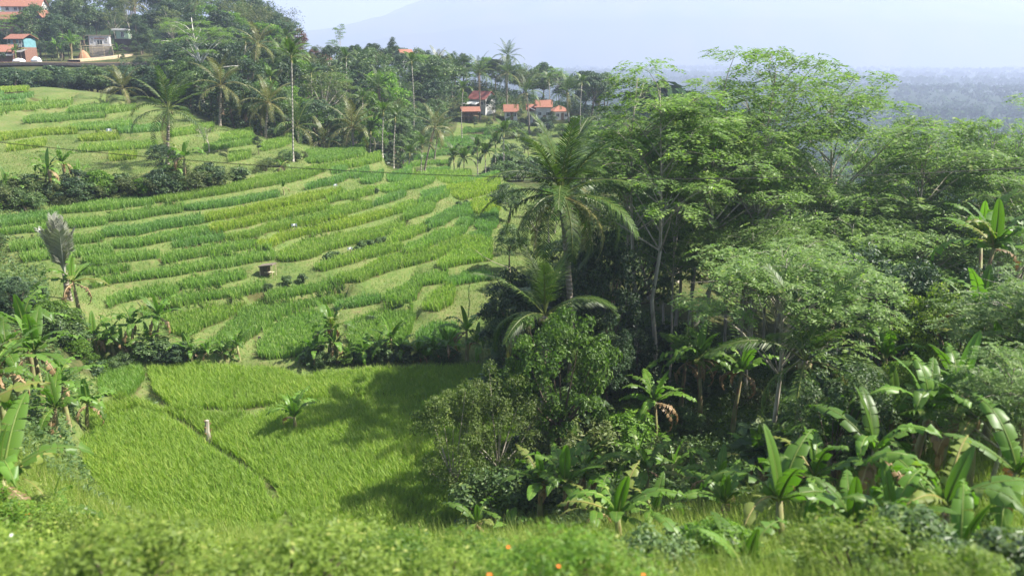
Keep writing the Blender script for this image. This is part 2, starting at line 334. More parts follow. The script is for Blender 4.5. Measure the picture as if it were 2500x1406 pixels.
# ------------------------------------------------------------------ paddies traced from the photograph: (tint, [(x, y of the front foot, visible height)])
G1, G2, G3, YL = (0.92, 1.0, 1.45), (0.78, 0.93, 1.6), (1.04, 1.05, 1.35), (1.25, 1.13, 1.15)  # raised blue paints a hazy veil into the terrace rice tints
strips = [
 (G1, [(130,528,14),(160,529,24),(202,528,27),(270,522,25),(320,516,24),(370,508,20),(380,504,12)]),
 (G2, [(0,566,32),(50,560,31),(90,555,28),(140,548,18)]),
 (G1, [(0,588,20),(87,578,22),(202,564,22),(264,553,14)]),
 (G1, [(264,541,8),(275,545,16),(330,544,20),(400,530,20),(449,525,14)]),
 (G2, [(243,580,6),(259,585,18),(336,580,20),(400,564,20),(490,554,20),(498,550,10)]),
 (G1, [(30,628,22),(92,616,25),(200,600,18),(256,592,9)]),
 (G1, [(275,610,8),(285,614,18),(340,611,20),(400,599,22),(450,590,22),(508,577,14)]),
 (G1, [(55,652,20),(75,652,26),(128,644,22),(190,633,20),(272,625,12)]),
 (G1, [(203,645,6),(225,650,14),(255,652,20),(330,649,22),(385,645,18),(390,636,8)]),
 (G1, [(395,650,12),(402,651,24),(460,643,25),(500,637,25),(560,624,24),(628,612,18),(632,605,8)]),
 (G2, [(425,610,8),(440,611,16),(480,606,18),(540,596,18),(552,594,10)]),
 (YL, [(514,571,8),(525,574,16),(548,573,18),(600,563,22),(660,545,24),(730,532,22),(795,518,18),(800,512,8)]),
 (YL, [(497,551,10),(505,549,16),(560,541,18),(618,528,20),(711,508,20),(760,498,20),(800,487,16),(830,478,12)]),
 (G2, [(452,515,6),(465,522,14),(480,523,17),(540,512,16),(600,502,16),(680,484,12)]),
 (G3, [(375,500,8),(400,503,18),(440,502,20),(500,490,22),(570,476,24),(640,463,26),(707,455,28),(750,445,26),(795,424,12)]),
 (G2, [(745,466,6),(780,460,14),(820,455,16),(850,440,10)]),
 (G3, [(553,592,6),(575,598,18),(618,594,20),(655,575,20),(711,564,22),(760,556,26),(820,544,30),(870,524,26),(909,509,10)]),
 (YL, [(630,606,6),(638,616,14),(660,616,18),(690,598,26),(745,581,26),(834,572,24),(918,545,22),(962,526,8)]),
 (G1, [(294,694,8),(310,695,18),(400,687,24),(460,680,26),(560,662,26),(620,649,24),(668,641,18),(672,632,8)]),
 (G1, [(200,680,16),(250,678,20),(290,672,18),(315,668,8)]),
 (G1, [(225,707,14),(262,703,18),(292,695,12)]),
 (G3, [(678,630,8),(690,645,22),(718,647,40),(760,642,48),(800,618,30),(850,608,28),(900,597,26),(960,575,26),(990,560,12)]),
 (G3, [(948,598,8),(965,597,18),(1000,588,24),(1045,566,12)]),
 (G3, [(768,668,8),(790,671,20),(859,651,22),(909,634,24),(960,620,18),(981,612,8)]),
 (G1, [(986,620,6),(1000,624,20),(1030,620,24),(1060,602,24),(1128,578,22),(1135,570,8)]),
 (G2, [(1040,558,8),(1052,569,22),(1086,559,34),(1105,538,24),(1146,528,22),(1148,520,10)]),
 (G2, [(1112,570,14),(1125,575,30),(1140,568,36),(1155,548,20)]),
 (G3, [(818,697,6),(835,705,20),(880,706,30),(920,685,36),(951,670,34),(1035,649,34),(1060,640,26),(1110,612,20),(1178,600,16),(1185,595,8)]),
 (G3, [(1068,663,6),(1085,671,24),(1122,661,44),(1160,650,50),(1200,640,44)]),
 (G1, [(1030,702,16),(1048,703,26),(1090,698,26),(1092,688,10)]),
 (G2, [(1092,700,8),(1103,704,18),(1140,698,22),(1180,690,22),(1200,686,16)]),
 (G1, [(932,740,6),(951,752,24),(1000,752,50),(1016,742,70),(1024,715,40),(1030,700,14)]),
 (G3, [(1036,768,10),(1052,772,40),(1072,771,46),(1100,748,40),(1110,735,20)]),
 (G2, [(822,766,12),(850,760,22),(890,752,22),(926,746,18),(930,740,8)]),
 (G1, [(652,733,8),(662,740,16),(720,732,20),(770,720,22),(815,706,20),(818,698,8)]),
 (G1, [(495,880,12),(530,884,34),(565,872,66),(600,852,84),(630,825,80),(660,795,60),(714,762,36),(785,744,28),(825,726,24),(838,715,10)]),
 (G1, [(628,878,12),(650,885,60),(700,882,90),(740,876,95),(790,850,70),(815,830,44)]),
 (G1, [(850,850,44),(880,865,72),(940,862,84),(990,850,80),(1010,790,30)]),
 (G2, [(1020,868,40),(1060,868,60),(1120,862,60)]),
 (G1, [(262,748,16),(300,745,22),(330,745,26),(368,741,28),(418,735,26),(440,718,14)]),
 (G1, [(440,708,8),(452,716,22),(500,712,26),(560,698,26),(595,688,22),(598,680,8)]),
 (G1, [(406,746,8),(420,758,22),(445,760,26),(500,747,28),(550,734,26),(555,722,10)]),
 (G1, [(558,730,10),(572,737,22),(600,732,26),(640,724,26),(650,715,10)]),
 (G3, [(395,790,20),(420,826,60),(460,832,70),(500,812,50),(540,792,36),(590,760,26),(597,745,8)]),
 (G1, [(350,775,20),(380,782,30),(415,778,26),(422,765,10)]),
 (G1, [(745,388,20),(790,392,24),(850,396,18),(890,398,12)]),
 (G3, [(760,412,18),(820,410,14),(880,412,12),(930,412,9)]),
 (G2, [(812,426,12),(840,425,13),(846,415,8)]), (G2, [(850,433,12),(870,438,16),(900,432,14)]),
 (G2, [(882,448,12),(910,451,18),(930,446,18),(935,432,10)]), (G2, [(945,440,12),(985,446,18),(1005,438,16)]),
 (G1, [(925,464,12),(960,469,18),(1030,461,20),(1060,452,14)]), (G3, [(1010,440,14),(1060,440,18),(1110,447,16),(1150,450,10)]),
 (YL, [(1090,470,16),(1130,488,34),(1180,480,30),(1220,470,22)]), (G2, [(1110,453,8),(1150,460,12),(1220,460,14)]),
 (G2, [(1030,490,16),(1055,492,20),(1088,484,18)]), (G3, [(800,503,20),(830,494,20),(863,492,16),(900,484,20),(920,478,12)]),
 (G2, [(915,512,10),(950,500,16),(990,484,12)]), (G3, [(945,530,10),(975,530,22),(1005,518,24),(1015,506,10)]),
 (G1, [(985,548,10),(1000,546,24),(1040,530,28),(1058,520,20),(1060,512,8)]), (G1, [(1018,507,10),(1050,504,24),(1080,492,24),(1098,484,10)]),
 (G2, [(1160,560,22),(1190,570,36),(1215,560,36)]), (G2, [(1145,594,12),(1170,592,22),(1200,588,26)]), (YL, [(1150,520,26),(1190,525,34),(1220,520,34)]),
 (YL, [(0,236,22),(40,232,20),(70,226,12)]), (G2, [(0,248,10),(40,247,12),(80,240,10)]), (G2, [(0,263,11),(30,264,12),(62,260,9)]),
 (G3, [(0,283,14),(40,279,16),(90,274,34),(150,267,32),(175,255,18)]), (G1, [(172,283,10),(200,282,20),(240,277,26),(265,262,18)]),
 (G1, [(60,310,10),(75,312,18),(145,310,18),(170,302,17),(256,291,13)]), (G3, [(262,290,16),(300,280,26),(330,270,16)]),
 (G1, [(175,326,8),(200,330,16),(240,328,16),(282,322,16),(320,312,10)]), (YL, [(0,344,12),(40,343,12),(100,338,12),(150,336,12),(190,334,8)]),
 (YL, [(195,352,10),(240,350,13),(288,344,10)]), (YL, [(20,371,12),(60,368,13),(110,365,12)]), (G3, [(195,378,11),(250,376,13),(310,370,13),(380,365,11)]),
 (YL, [(270,398,12),(330,392,12)]), (G2, [(290,335,14),(340,335,16),(400,325,16)]), (G3, [(540,355,16),(580,350,24),(615,345,14)]),
 (G1, [(500,378,12),(560,368,14),(620,358,13)]), (G3, [(640,372,15),(690,362,16),(715,352,8)]), (G3, [(560,402,18),(610,395,17)]), (G3, [(420,352,14),(460,340,18),(520,330,16)]),
 (G2, [(1130,328,8),(1180,327,10),(1228,323,8)]), (G2, [(1145,342,7),(1190,342,8),(1220,338,7)]), (G2, [(1066,348,7),(1110,348,8),(1168,346,6)]), (G2, [(1064,360,8),(1115,361,9),(1172,358,8)]),
 (G2, [(1050,380,9),(1110,380,10),(1170,377,9)]), (G2, [(1011,392,8),(1060,388,8)]), (G1, [(980,408,8),(1030,405,8),(1100,408,8)]), (G2, [(1042,424,8),(1098,420,8)]), (G3, [(1430,345,18),(1480,338,20)]),
]
N_TINT = (1.04, 1.06, .85)
polys = [
 (N_TINT, -19.85, [(200,1085),(260,1030),(340,1006),(420,1028),(496,1085),(562,1130),(636,1178),(688,1250),(664,1330),(520,1390),(380,1370),(270,1260),(205,1150)]),
 (N_TINT, -20.1, [(512,1076),(590,1034),(690,994),(900,980),(1080,990),(1260,1035),(1320,1150),(1260,1290),(1000,1370),(740,1340),(698,1250),(648,1168),(572,1120)]),
 (N_TINT, -20.0, [(562,1008),(660,992),(760,982),(900,977),(1100,986),(1310,1022),(1330,930),(1150,900),(900,910),(780,920),(745,930),(690,908),(610,905),(588,940)]),
 ((.85, 1, 1), -19.6, [(225,885),(290,880),(350,905),(345,945),(310,972),(250,965)]),
 (N_TINT, -19.8, [(362,905),(480,896),(606,905),(584,940),(556,1000),(440,1004),(392,982),(372,945)]),
 (N_TINT, -19.9, [(215,1010),(300,978),(332,985),(400,1005),(500,1012),(560,1014),(620,1014),(590,1030),(515,1072),(430,1022),(330,1000),(215,1060)]),
]
n_str = len(strips)
pad = []      # (world polygon, level or None, tint)
for tint, st in strips:
    up_ = 1.75 if max(y for x, y, t in st) < 405 else 1.28
    st = [(x, y + 1.0, t * up_) for x, y, t in st]
    fr = [hit(x, y) for x, y, t in st]
    bk = []
    for (x, y, t), w in zip(st, fr):
        face = 0.06 * F_PX / (w[1] * 1.04)
        q = hit(x, y - max(t - face, 4.0), max(18.0, w[1] - 2))
        if q[1] > w[1] + 11: q = w + (q - w) * 11 / (q[1] - w[1])
        bk.append(q)
    pad.append((np.array([p[:2] for p in fr] + [p[:2] for p in bk[::-1]]), None, tint))
for tint, lv, pl in polys:
    pad.append((np.array([atz(x, y, lv)[:2] for x, y in pl]), lv, tint))
def inpoly(P, x, y):
    c = np.zeros(np.shape(x), bool); j = len(P) - 1
    for i in range(len(P)):
        xi, yi = P[i]; xj, yj = P[j]
        c ^= ((yi > y) != (yj > y)) & (x < (xj - xi) * (y - yi) / (yj - yi + 1e-12) + xi); j = i
    return c
def grow_lines(a, b, step, lo, hi, k):
    mid = list(np.arange(a, b + step, step)); s = step; v = mid[-1]
    while v < hi: s = min(s * k, 260); v += s; mid.append(v)
    s = step; v = mid[0]; low = []
    while v > lo: s = min(s * k, 260); v -= s; low.append(v)
    return np.array(low[::-1] + mid)
lx = grow_lines(-62, 14, 0.36, -7500, 7500, 1.09)
ly = grow_lines(27, 120, 0.36, -1200, 9500, 1.06)
XX, YY = np.meshgrid(lx, ly)
ZZ = np.where((np.abs(XX) < 400) & (YY < 520) & (YY > -80), 0.0, far_z(XX, YY))
_m = (np.abs(XX) < 400) & (YY < 520) & (YY > -80)
ZZ[_m] = base(XX[_m], YY[_m])
# fine unevenness of natural ground
ZZ += 0.06 * np.sin(XX * 1.9 + 2 * np.sin(YY * .7)) * np.cos(YY * 1.6 + np.sin(XX * .9)) * (np.hypot(XX, YY) < 300)
PID = np.full(XX.shape, -1)
lev = []
for k, (P, lv, tint) in enumerate(pad):
    c = P.mean(0)
    x0, y0 = P.min(0) - .6; x1, y1 = P.max(0) + .6
    ix = np.where((lx > x0) & (lx < x1))[0]; iy = np.where((ly > y0) & (ly < y1))[0]
    if len(ix) < 1 or len(iy) < 1: lev.append(0); continue
    sl_ = np.ix_(iy, ix)
    xs, ys = XX[sl_], YY[sl_]
    inside = inpoly(P, xs, ys)
    grown = inside.copy()
    for dx, dy in ((.3, 0), (-.3, 0), (0, .42), (0, -.1), (.2, .3), (-.2, .3)): grown |= inpoly(P, xs + dx, ys + dy)
    if lv is None:
        lv = float(np.median(ZZ[sl_][inside])) if inside.any() else float(base(np.array([c[0]]), np.array([c[1]]))[0])
    lev.append(lv)
    sub = PID[sl_]; free = grown & (sub < 0)
    Zs = ZZ[sl_]; Zs[free] = lv; ZZ[sl_] = Zs
    sub[free & inside] = k; sub[free & ~inside] = 1000 + k; PID[sl_] = sub
# soften the banks a little (flats stay flat)
for _ in range(2):
    S = ZZ.copy(); S[1:-1, 1:-1] = (ZZ[:-2, 1:-1] + ZZ[2:, 1:-1] + ZZ[1:-1, :-2] + ZZ[1:-1, 2:] + 2 * ZZ[1:-1, 1:-1]) / 6
    w_ = (PID < 0) & (YY > 20) & (YY < 130) & (np.abs(XX) < 65); ZZ[w_] = S[w_]
def H(x, y):
    x = np.atleast_1d(np.asarray(x, float)); y = np.atleast_1d(np.asarray(y, float))
    return bil(ZZ, lx, ly, x, y)
def Hs(x, y): return float(H(x, y)[0])
# ground cover value per vertex: 0 paddy mud, .35 terrace bank, .7 undergrowth soil, 1 far forest floor
ny_, nx_ = XX.shape
cov = np.full(XX.shape, .7)
bank_zone = np.zeros(XX.shape, bool)
_bz = [(-60, 56), (-45, 46), (-12, 50), (0, 50), (6, 70), (6, 100), (-2, 118), (-25, 122), (-40, 118), (-62, 140), (-95, 150), (-95, 100), (-60, 70)]
bank_zone = inpoly(np.array(_bz, float), XX, YY) | inpoly(np.array([(-14, 125), (14, 122), (14, 185), (-12, 185)], float), XX, YY) | ((XX > -26) & (XX < 2) & (YY > 28) & (YY < 56))
cov[bank_zone] = .35
cov[PID >= 0] = 0.0; cov[PID >= 1000] = .3
cov[np.hypot(XX, YY) > 260] = 1.0
ii = np.arange(ny_ * nx_).reshape(ny_, nx_)
Q = np.stack([ii[:-1, :-1], ii[:-1, 1:], ii[1:, 1:], ii[1:, :-1]], -1).reshape(-1, 4)
gm = mesh_np('ground', np.stack([XX, YY, ZZ], -1).reshape(-1, 3), [Q], cov.ravel(), True)
def ground_material():
    m, n, l = mat_new('ground_cover')
    out = n.new('ShaderNodeOutputMaterial'); p = n.new('ShaderNodeBsdfPrincipled'); p.inputs['Roughness'].default_value = .95; p.inputs['Specular IOR Level'].default_value = .05
    a = n.new('ShaderNodeAttribute'); a.attribute_name = 'var'
    tc = n.new('ShaderNodeTexCoord')
    n1 = n.new('ShaderNodeTexNoise'); n1.inputs['Scale'].default_value = .35; n1.inputs['Detail'].default_value = 6; l.new(tc.outputs['Object'], n1.inputs['Vector'])
    n2 = n.new('ShaderNodeTexNoise'); n2.inputs['Scale'].default_value = 3.2; n2.inputs['Detail'].default_value = 4; l.new(tc.outputs['Object'], n2.inputs['Vector'])
    ad = n.new('ShaderNodeMath'); ad.operation = 'MULTIPLY_ADD'; ad.inputs[1].default_value = .5; l.new(n2.outputs[0], ad.inputs[0]); 
    hf = n.new('ShaderNodeMath'); hf.operation = 'MULTIPLY'; hf.inputs[1].default_value = .5; l.new(n1.outputs[0], hf.inputs[0]); l.new(hf.outputs[0], ad.inputs[2])
    bank = n.new('ShaderNodeValToRGB'); e = bank.color_ramp.elements
    e[0].position = .40; e[0].color = (.082, .128, .032, 1); e[1].position = .76; e[1].color = (.18, .15, .075, 1)
    k = e.new(.53); k.color = (.118, .150, .046, 1)
    l.new(ad.outputs[0], bank.inputs[0])
    wild = n.new('ShaderNodeValToRGB'); e = wild.color_ramp.elements
    e[0].position = .38; e[0].color = (.035, .060, .016, 1); e[1].position = .66; e[1].color = (.10, .095, .04, 1); l.new(ad.outputs[0], wild.inputs[0])
    mud = n.new('ShaderNodeRGB'); mud.outputs[0].default_value = (.075, .075, .028, 1)
    forest = n.new('ShaderNodeRGB'); forest.outputs[0].default_value = (.026, .045, .018, 1)
    def mixr(lo, hi, A, B):
        mr = n.new('ShaderNodeMapRange'); mr.inputs[1].default_value = lo; mr.inputs[2].default_value = hi; l.new(a.outputs['Fac'], mr.inputs[0])
        x = n.new('ShaderNodeMix'); x.data_type = 'RGBA'; l.new(mr.outputs[0], x.inputs[0]); l.new(A, x.inputs[6]); l.new(B, x.inputs[7]); return x.outputs[2]
    c = mixr(.05, .25, mud.outputs[0], bank.outputs[0]); c = mixr(.4, .6, c, wild.outputs[0]); c = mixr(.75, .95, c, forest.outputs[0])
    l.new(c, p.inputs['Base Color'])
    b = n.new('ShaderNodeBump'); b.inputs['Strength'].default_value = .7; b.inputs['Distance'].default_value = .12; l.new(n2.outputs[0], b.inputs['Height']); l.new(b.outputs[0], p.inputs['Normal'])
    l.new(p.outputs[0], out.inputs[0]); return m
go = obj('ground', gm, ground_material()); tag(go, 'terraced valley ground falling to the far plain', kind='structure')

# far mountain across the plain
def build_mountain():
    gx = np.linspace(-6800, 6800, 150); gy = np.linspace(4000, 8600, 70)
    X, Y = np.meshgrid(gx, gy)
    prof = np.interp(X / 5700.0, [-1.2, -.45, -.3, -.19, -.087, 0.02, .18, .40, .53, .64, .8, 1.2], [0, 12, 75, 160, 340, 495, 550, 495, 372, 280, 186, 75])
    d = (Y - 5700) / 1500.0
    Z = -95 + (prof + 95) * np.exp(-d * d * 1.1)
    rid = sum(a * np.abs(np.sin(X / s + 1.7 * np.sin(Y / (s * 1.4)) + p)) for a, s, p in ((45, 320, .3), (26, 150, 1.1), (12, 70, 2.2)))
    Z += (rid - 38) * np.exp(-d * d * 1.1) * .55
    Z = np.where(Y < 4300, np.minimum(Z, -95 + (Y - 4000) * .1), Z)
    I = np.arange(X.size).reshape(X.shape)
    q = np.stack([I[:-1, :-1], I[:-1, 1:], I[1:, 1:], I[1:, :-1]], -1).reshape(-1, 4)
    o = obj('mountain', mesh_np('mountain', np.stack([X, Y, Z], -1).reshape(-1, 3), [q], None, True), plain_mat('mountain_forest', (.05, .085, .035), (.10, .10, .055), .004, .95, .05))
    tag(o, 'hazy blue mountain rising beyond the plain', kind='structure')
build_mountain()

# ------------------------------------------------------------------ rice: upright blades on each paddy
def rice_mesh(P, lv, k, dens, hgt, wid, seg2):
    (x0, y0), (x1, y1) = P.min(0) - [0, .2], P.max(0) + [0, .5]
    n = int((x1 - x0) * (y1 - y0) * dens)
    x = rng.uniform(x0, x1, n); y = rng.uniform(y0, y1, n)
    ok = inpoly(P, x, y) | (inpoly(P, x, y - .18) if k < n_str else False)
    jx = np.clip(np.round(np.interp(x, lx, np.arange(len(lx)))).astype(int), 0, len(lx) - 1); jy = np.clip(np.round(np.interp(y, ly, np.arange(len(ly)))).astype(int), 0, len(ly) - 1)
    pid = PID[jy, jx]; ok &= (pid == k) | (pid == -1) | (pid >= 1000)
    x, y = x[ok], y[ok]; n = len(x); own = (pid == k)[ok]
    if n < 4: return None
    # plants stand in tufts
    tx = np.round(x / .22) * .22; ty = np.round(y / .22) * .22
    x = tx + (x - tx) * .75; y = ty + (y - ty) * .75
    patch = .5 + .5 * np.sin(x * .55 + 1.3 * np.sin(y * .4 + k)) * np.sin(y * .6 + k * 1.7)
    tuft = np.sin(tx * 12.9898 + ty * 78.233) * 43758.5453; tuft = tuft - np.floor(tuft)
    x = x + .10 * np.sin(y * 2.3 + k); y = y + .10 * np.sin(x * 1.9 + 2 * k)
    h = hgt * rng.uniform(.72, 1.12, n) * (.80 + .18 * patch + .22 * tuft)
    th = rng.uniform(0, 2 * np.pi, n); lean = rng.uniform(.12, .75 if seg2 else .45, n) * h
    dx, dy = np.cos(th), np.sin(th)
    wv = wid * rng.uniform(.7, 1.25, n)
    sx, sy = -dy * wv / 2, dx * wv / 2
    z0 = np.where(own, lv, H(x, y)) - .03
    var = np.clip(.15 + .35 * patch + .25 * tuft + rng.normal(0, .20, n), 0, .95); var = np.where(rng.random(n) < .03, 1.0, var)
    b1 = np.stack([x - sx, y - sy, z0], -1); b2 = np.stack([x + sx, y + sy, z0], -1)
    if seg2:
        m1 = np.stack([x - sx * 1.1 + dx * lean * .3, y - sy * 1.1 + dy * lean * .3, z0 + h * .62], -1); m2 = np.stack([x + sx * 1.1 + dx * lean * .3, y + sy * 1.1 + dy * lean * .3, z0 + h * .62], -1)
        tp = np.stack([x + dx * lean, y + dy * lean, z0 + h * .97], -1)
        V = np.stack([b1, b2, m2, m1, tp], 1).reshape(-1, 3); i5 = np.arange(n)[:, None] * 5
        return mesh_np('rice_crop', V, [i5 + np.array([[0, 1, 2, 3]]), i5 + np.array([[3, 2, 4]])], np.repeat(var, 5))
    m1 = np.stack([x - sx + dx * lean, y - sy + dy * lean, z0 + h], -1); m2 = np.stack([x + sx * .6 + dx * lean, y + sy * .6 + dy * lean, z0 + h * .93], -1)
    V = np.stack([b1, b2, m2, m1], 1).reshape(-1, 3)
    return mesh_np('rice_crop', V, [np.arange(n * 4).reshape(n, 4)], np.repeat(var, 4))

for k, (P, lv, tint) in enumerate(pad):
    d = P[:, 1].mean()
    if k >= n_str: me = rice_mesh(P, lev[k], k, 340, .60, .025, True)
    elif d < 85: me = rice_mesh(P, lev[k], k, 160, .60, .055, False)
    elif d < 122: me = rice_mesh(P, lev[k], k, 90, .62, .08, False)
    else: me = rice_mesh(P, lev[k], k, 45, .6, .11, False)
    if me is None: continue
    o = obj('rice_crop', me, M['rice']); o.color = (*tint, 1)
    cyy = P[:, 0].mean()
    if k >= n_str: lab, grp = 'fresh green rice crop filling the broad flat paddy below the terraces', 'rice crops in the broad flat paddies'
    elif d > 122 and cyy > -20: lab, grp = 'strip of dark green rice on the small terraces below the village houses', 'rice strips below the village'
    elif d > 86 and cyy < -20: lab, grp = 'strip of rice in the upper field above the banana scrub', 'rice strips in the upper field'
    elif tint is YL: lab, grp = 'yellow-green ripening rice strip standing on a curved hillside terrace', 'ripening rice strips on the terraces'
    else: lab, grp = 'green rice strip standing on a curved hillside terrace', 'green rice strips on the terraces'
    tag(o, lab, 'rice', grp, 'stuff')

# ------------------------------------------------------------------ plant prototypes (mesh data shared by every copy)
def unit(v): return v / (np.linalg.norm(v, axis=-1, keepdims=True) + 1e-9)
def crown_pts(n_cl, Hh, Rr, base_f, seed, top_bias=0.0, shape=1.0):
    g = np.random.default_rng(seed); c = []
    while len(c) < n_cl:
        d = unit(g.normal(size=3)); r = g.uniform(.45, 1.0) ** .6
        p = d * r
        if p[2] < -.75: continue
        if p[2] < 0 and g.random() < top_bias: continue
        lump = 1 + .28 * math.sin(3 * math.atan2(p[1], p[0]) + seed) * math.cos(2.3 * p[2] + seed * 1.7)
        zc = Hh * (base_f + (1 - base_f) * (p[2] * .5 + .5))
        taper = 1.0 if shape == 1.0 else (1.25 - .75 * (p[2] * .5 + .5)) if shape < 1 else (.55 + .6 * (p[2] * .5 + .5))
        c.append((p[0] * Rr * lump * taper, p[1] * Rr * lump * taper, zc))
    return np.array(c)
def leaf_cloud(mb, C, rad, n_per, L, W, seed, flat=.75, up=.45, jit=.55):
    g = np.random.default_rng(seed + 99)
    for c in C:
        n = int(n_per * g.uniform(.6, 1.3)); r = rad * g.uniform(.65, 1.25)
        d = unit(g.normal(size=(n, 3))); d[:, 2] = np.where(d[:, 2] < -.35, -d[:, 2], d[:, 2])
        p = c + d * r * (g.uniform(.35, 1, (n, 1)) ** .5) * np.array([1, 1, flat])
        N = unit(d + np.array([0, 0, up]) + g.normal(0, jit, (n, 3)))
        v = np.clip(g.normal(.42 + .25 * (g.random() - .5), .22, n), 0, 1)
        mb.leaves(p, N, L * g.uniform(.6, 1.3, n), W * g.uniform(.6, 1.3, n), v, .12)
def limbs(mb, C, Hh, r0, fork, seed, n=7, bow=.15, side=5):
    g = np.random.default_rng(seed + 5)
    tz = Hh * fork
    bend = g.normal(0, .05 * Hh, 2)
    top = np.array([bend[0], bend[1], tz])
    mb.tube([(0, 0, -.35), (bend[0] * .2, bend[1] * .2, tz * .35), (bend[0] * .6, bend[1] * .6, tz * .7), top], [r0 * 1.25, r0, r0 * .8, r0 * .62], 7)
    for c in C[g.permutation(len(C))[:n]]:
        mid = top + (c - top) * .5 + np.array([0, 0, -bow * np.linalg.norm(c - top)]) * g.uniform(-.6, 1)
        mb.tube([top - [0, 0, .1], mid, c], [r0 * .5, r0 * .3, r0 * .08], side, cap=False)

def leader_limbs(mb, pads, Hh, r0, fork, seed):
    g = np.random.default_rng(seed + 6); tt = np.linspace(0, 1, 7)
    wob = np.stack([np.cumsum(g.normal(0, .010 * Hh, 7)), np.cumsum(g.normal(0, .010 * Hh, 7)), tt * Hh * .9], -1); wob[0] = (0, 0, -.35)
    mb.tube(wob, r0 * np.interp(tt, [0, .06, .5, 1], [1.35, 1.05, .75, .15]), 7)
    for c in pads:
        hd = math.hypot(c[0], c[1]); zb = float(np.clip(c[2] - hd * g.uniform(.55, 1.1), fork * Hh, .86 * Hh))
        o = np.array([np.interp(zb, wob[:, 2], wob[:, k]) for k in range(3)]); rr = r0 * (.55 - .35 * zb / Hh)
        k1 = o + (c - o) * .45 + np.array([g.normal(0, .15), g.normal(0, .15), .10 * hd]); k2 = o + (c - o) * .8 + np.array([0, 0, .08 * hd])
        mb.tube([o, k1, k2, c], [rr, rr * .7, rr * .4, rr * .15], 5, cap=False)
        for _ in range(3):
            e = c + np.array([g.normal(0, .7), g.normal(0, .7), g.uniform(-.1, .2)]); mb.tube([k2, (k2 + e) / 2 + [0, 0, .1], e], [rr * .3, rr * .2, rr * .08], 4, cap=False)

def broad_proto(key, Hh, Rr, base_f, n_cl, rad, n_per, L, W, mat, bark='bark_dark', seed=1, fork=.42, r0=.16, shape=1.0, nl=7, flat=.75, top_bias=.3):
    C = crown_pts(n_cl, Hh, Rr, base_f, seed, top_bias, shape)
    mb = MB(); leaf_cloud(mb, C, rad, n_per, L, W, seed, flat); cm = mb.mesh(key + '_crown'); cm.materials.append(M[mat])
    mb = MB(); limbs(mb, C, Hh, r0, fork, seed, nl); tm = mb.mesh(key + '_trunk', True); tm.materials.append(M[bark])
    PROTO[key] = dict(h=Hh, crown=cm, trunk=tm)
PROTO = {}
broad_proto('round_a', 9, 3.4, .30, 46, 1.25, 95, .42, .20, 'dark', seed=3)
broad_proto('round_b', 10, 3.0, .28, 44, 1.15, 95, .40, .20, 'mid', seed=4, shape=.5)
broad_proto('oval', 11, 2.5, .30, 42, 1.05, 90, .38, .17, 'dark', seed=5, shape=1.5)
broad_proto('airy', 10, 3.2, .34, 34, .95, 70, .36, .13, 'olive', 'bark', seed=6, nl=12)
broad_proto('wide', 8, 4.0, .34, 48, 1.2, 90, .42, .2, 'mid', seed=7, shape=1.5)
broad_proto('light', 8.5, 2.8, .30, 40, 1.0, 85, .38, .18, 'bright', 'bark', seed=8)
broad_proto('russet', 8, 2.6, .34, 34, 1.0, 80, .38, .17, 'red', seed=9)
broad_proto('near_bright', 6, 2.9, .22, 95, .55, 120, .20, .10, 'lush', seed=12, nl=14, fork=.3, r0=.14)
broad_proto('near_dark', 7.5, 2.7, .22, 95, .60, 120, .20, .10, 'dark', seed=13, nl=14, fork=.3, r0=.14)
broad_proto('near_mid', 7, 2.8, .22, 90, .58, 115, .20, .10, 'mid', seed=14, nl=14, fork=.3, r0=.14)
broad_proto('near_lime', 8, 3.0, .18, 100, .62, 115, .17, .09, 'weed', seed=16, nl=14, fork=.3, r0=.12)
broad_proto('near_fine', 4.5, 2.3, .10, 110, .46, 110, .13, .06, 'fine', 'bark', seed=15, nl=16, fork=.25, r0=.09)
def shrub_proto(key, Hh, Rr, n_cl, rad, n_per, L, W, mat, seed, stems=7):
    C = crown_pts(n_cl, Hh, Rr, .05, seed, .2, .5)
    mb = MB(); leaf_cloud(mb, C, rad, n_per, L, W, seed, .85, .5); cm = mb.mesh(key + '_foliage'); cm.materials.append(M[mat])
    g = np.random.default_rng(seed); mb = MB()
    for c in C[:stems]: mb.tube([(g.normal(0, .08), g.normal(0, .08), -.2), c * [.4, .4, .55], c], [.035, .025, .01], 5, cap=False)
    tm = mb.mesh(key + '_stem'); tm.materials.append(M['bark_dark'])
    PROTO[key] = dict(h=Hh, crown=cm, trunk=tm)
shrub_proto('shrub_dark', 2.4, 1.5, 34, .5, 75, .22, .11, 'dark', 21)
shrub_proto('shrub_mid', 2.2, 1.4, 34, .48, 75, .20, .10, 'mid', 22)
shrub_proto('shrub_olive', 2.0, 1.3, 30, .45, 65, .16, .07, 'olive', 23)
shrub_proto('shrub_bright', 2.0, 1.3, 36, .42, 80, .16, .08, 'bright', 24)
shrub_proto('shrub_weed', 1.5, 1.1, 46, .32, 80, .085, .035, 'weed', 25)
shrub_proto('shrub_fern', 1.5, 1.1, 44, .32, 85, .10, .03, 'bright', 27)
shrub_proto('shrub_broad', 1.8, 1.2, 26, .45, 45, .34, .19, 'mid', 26)

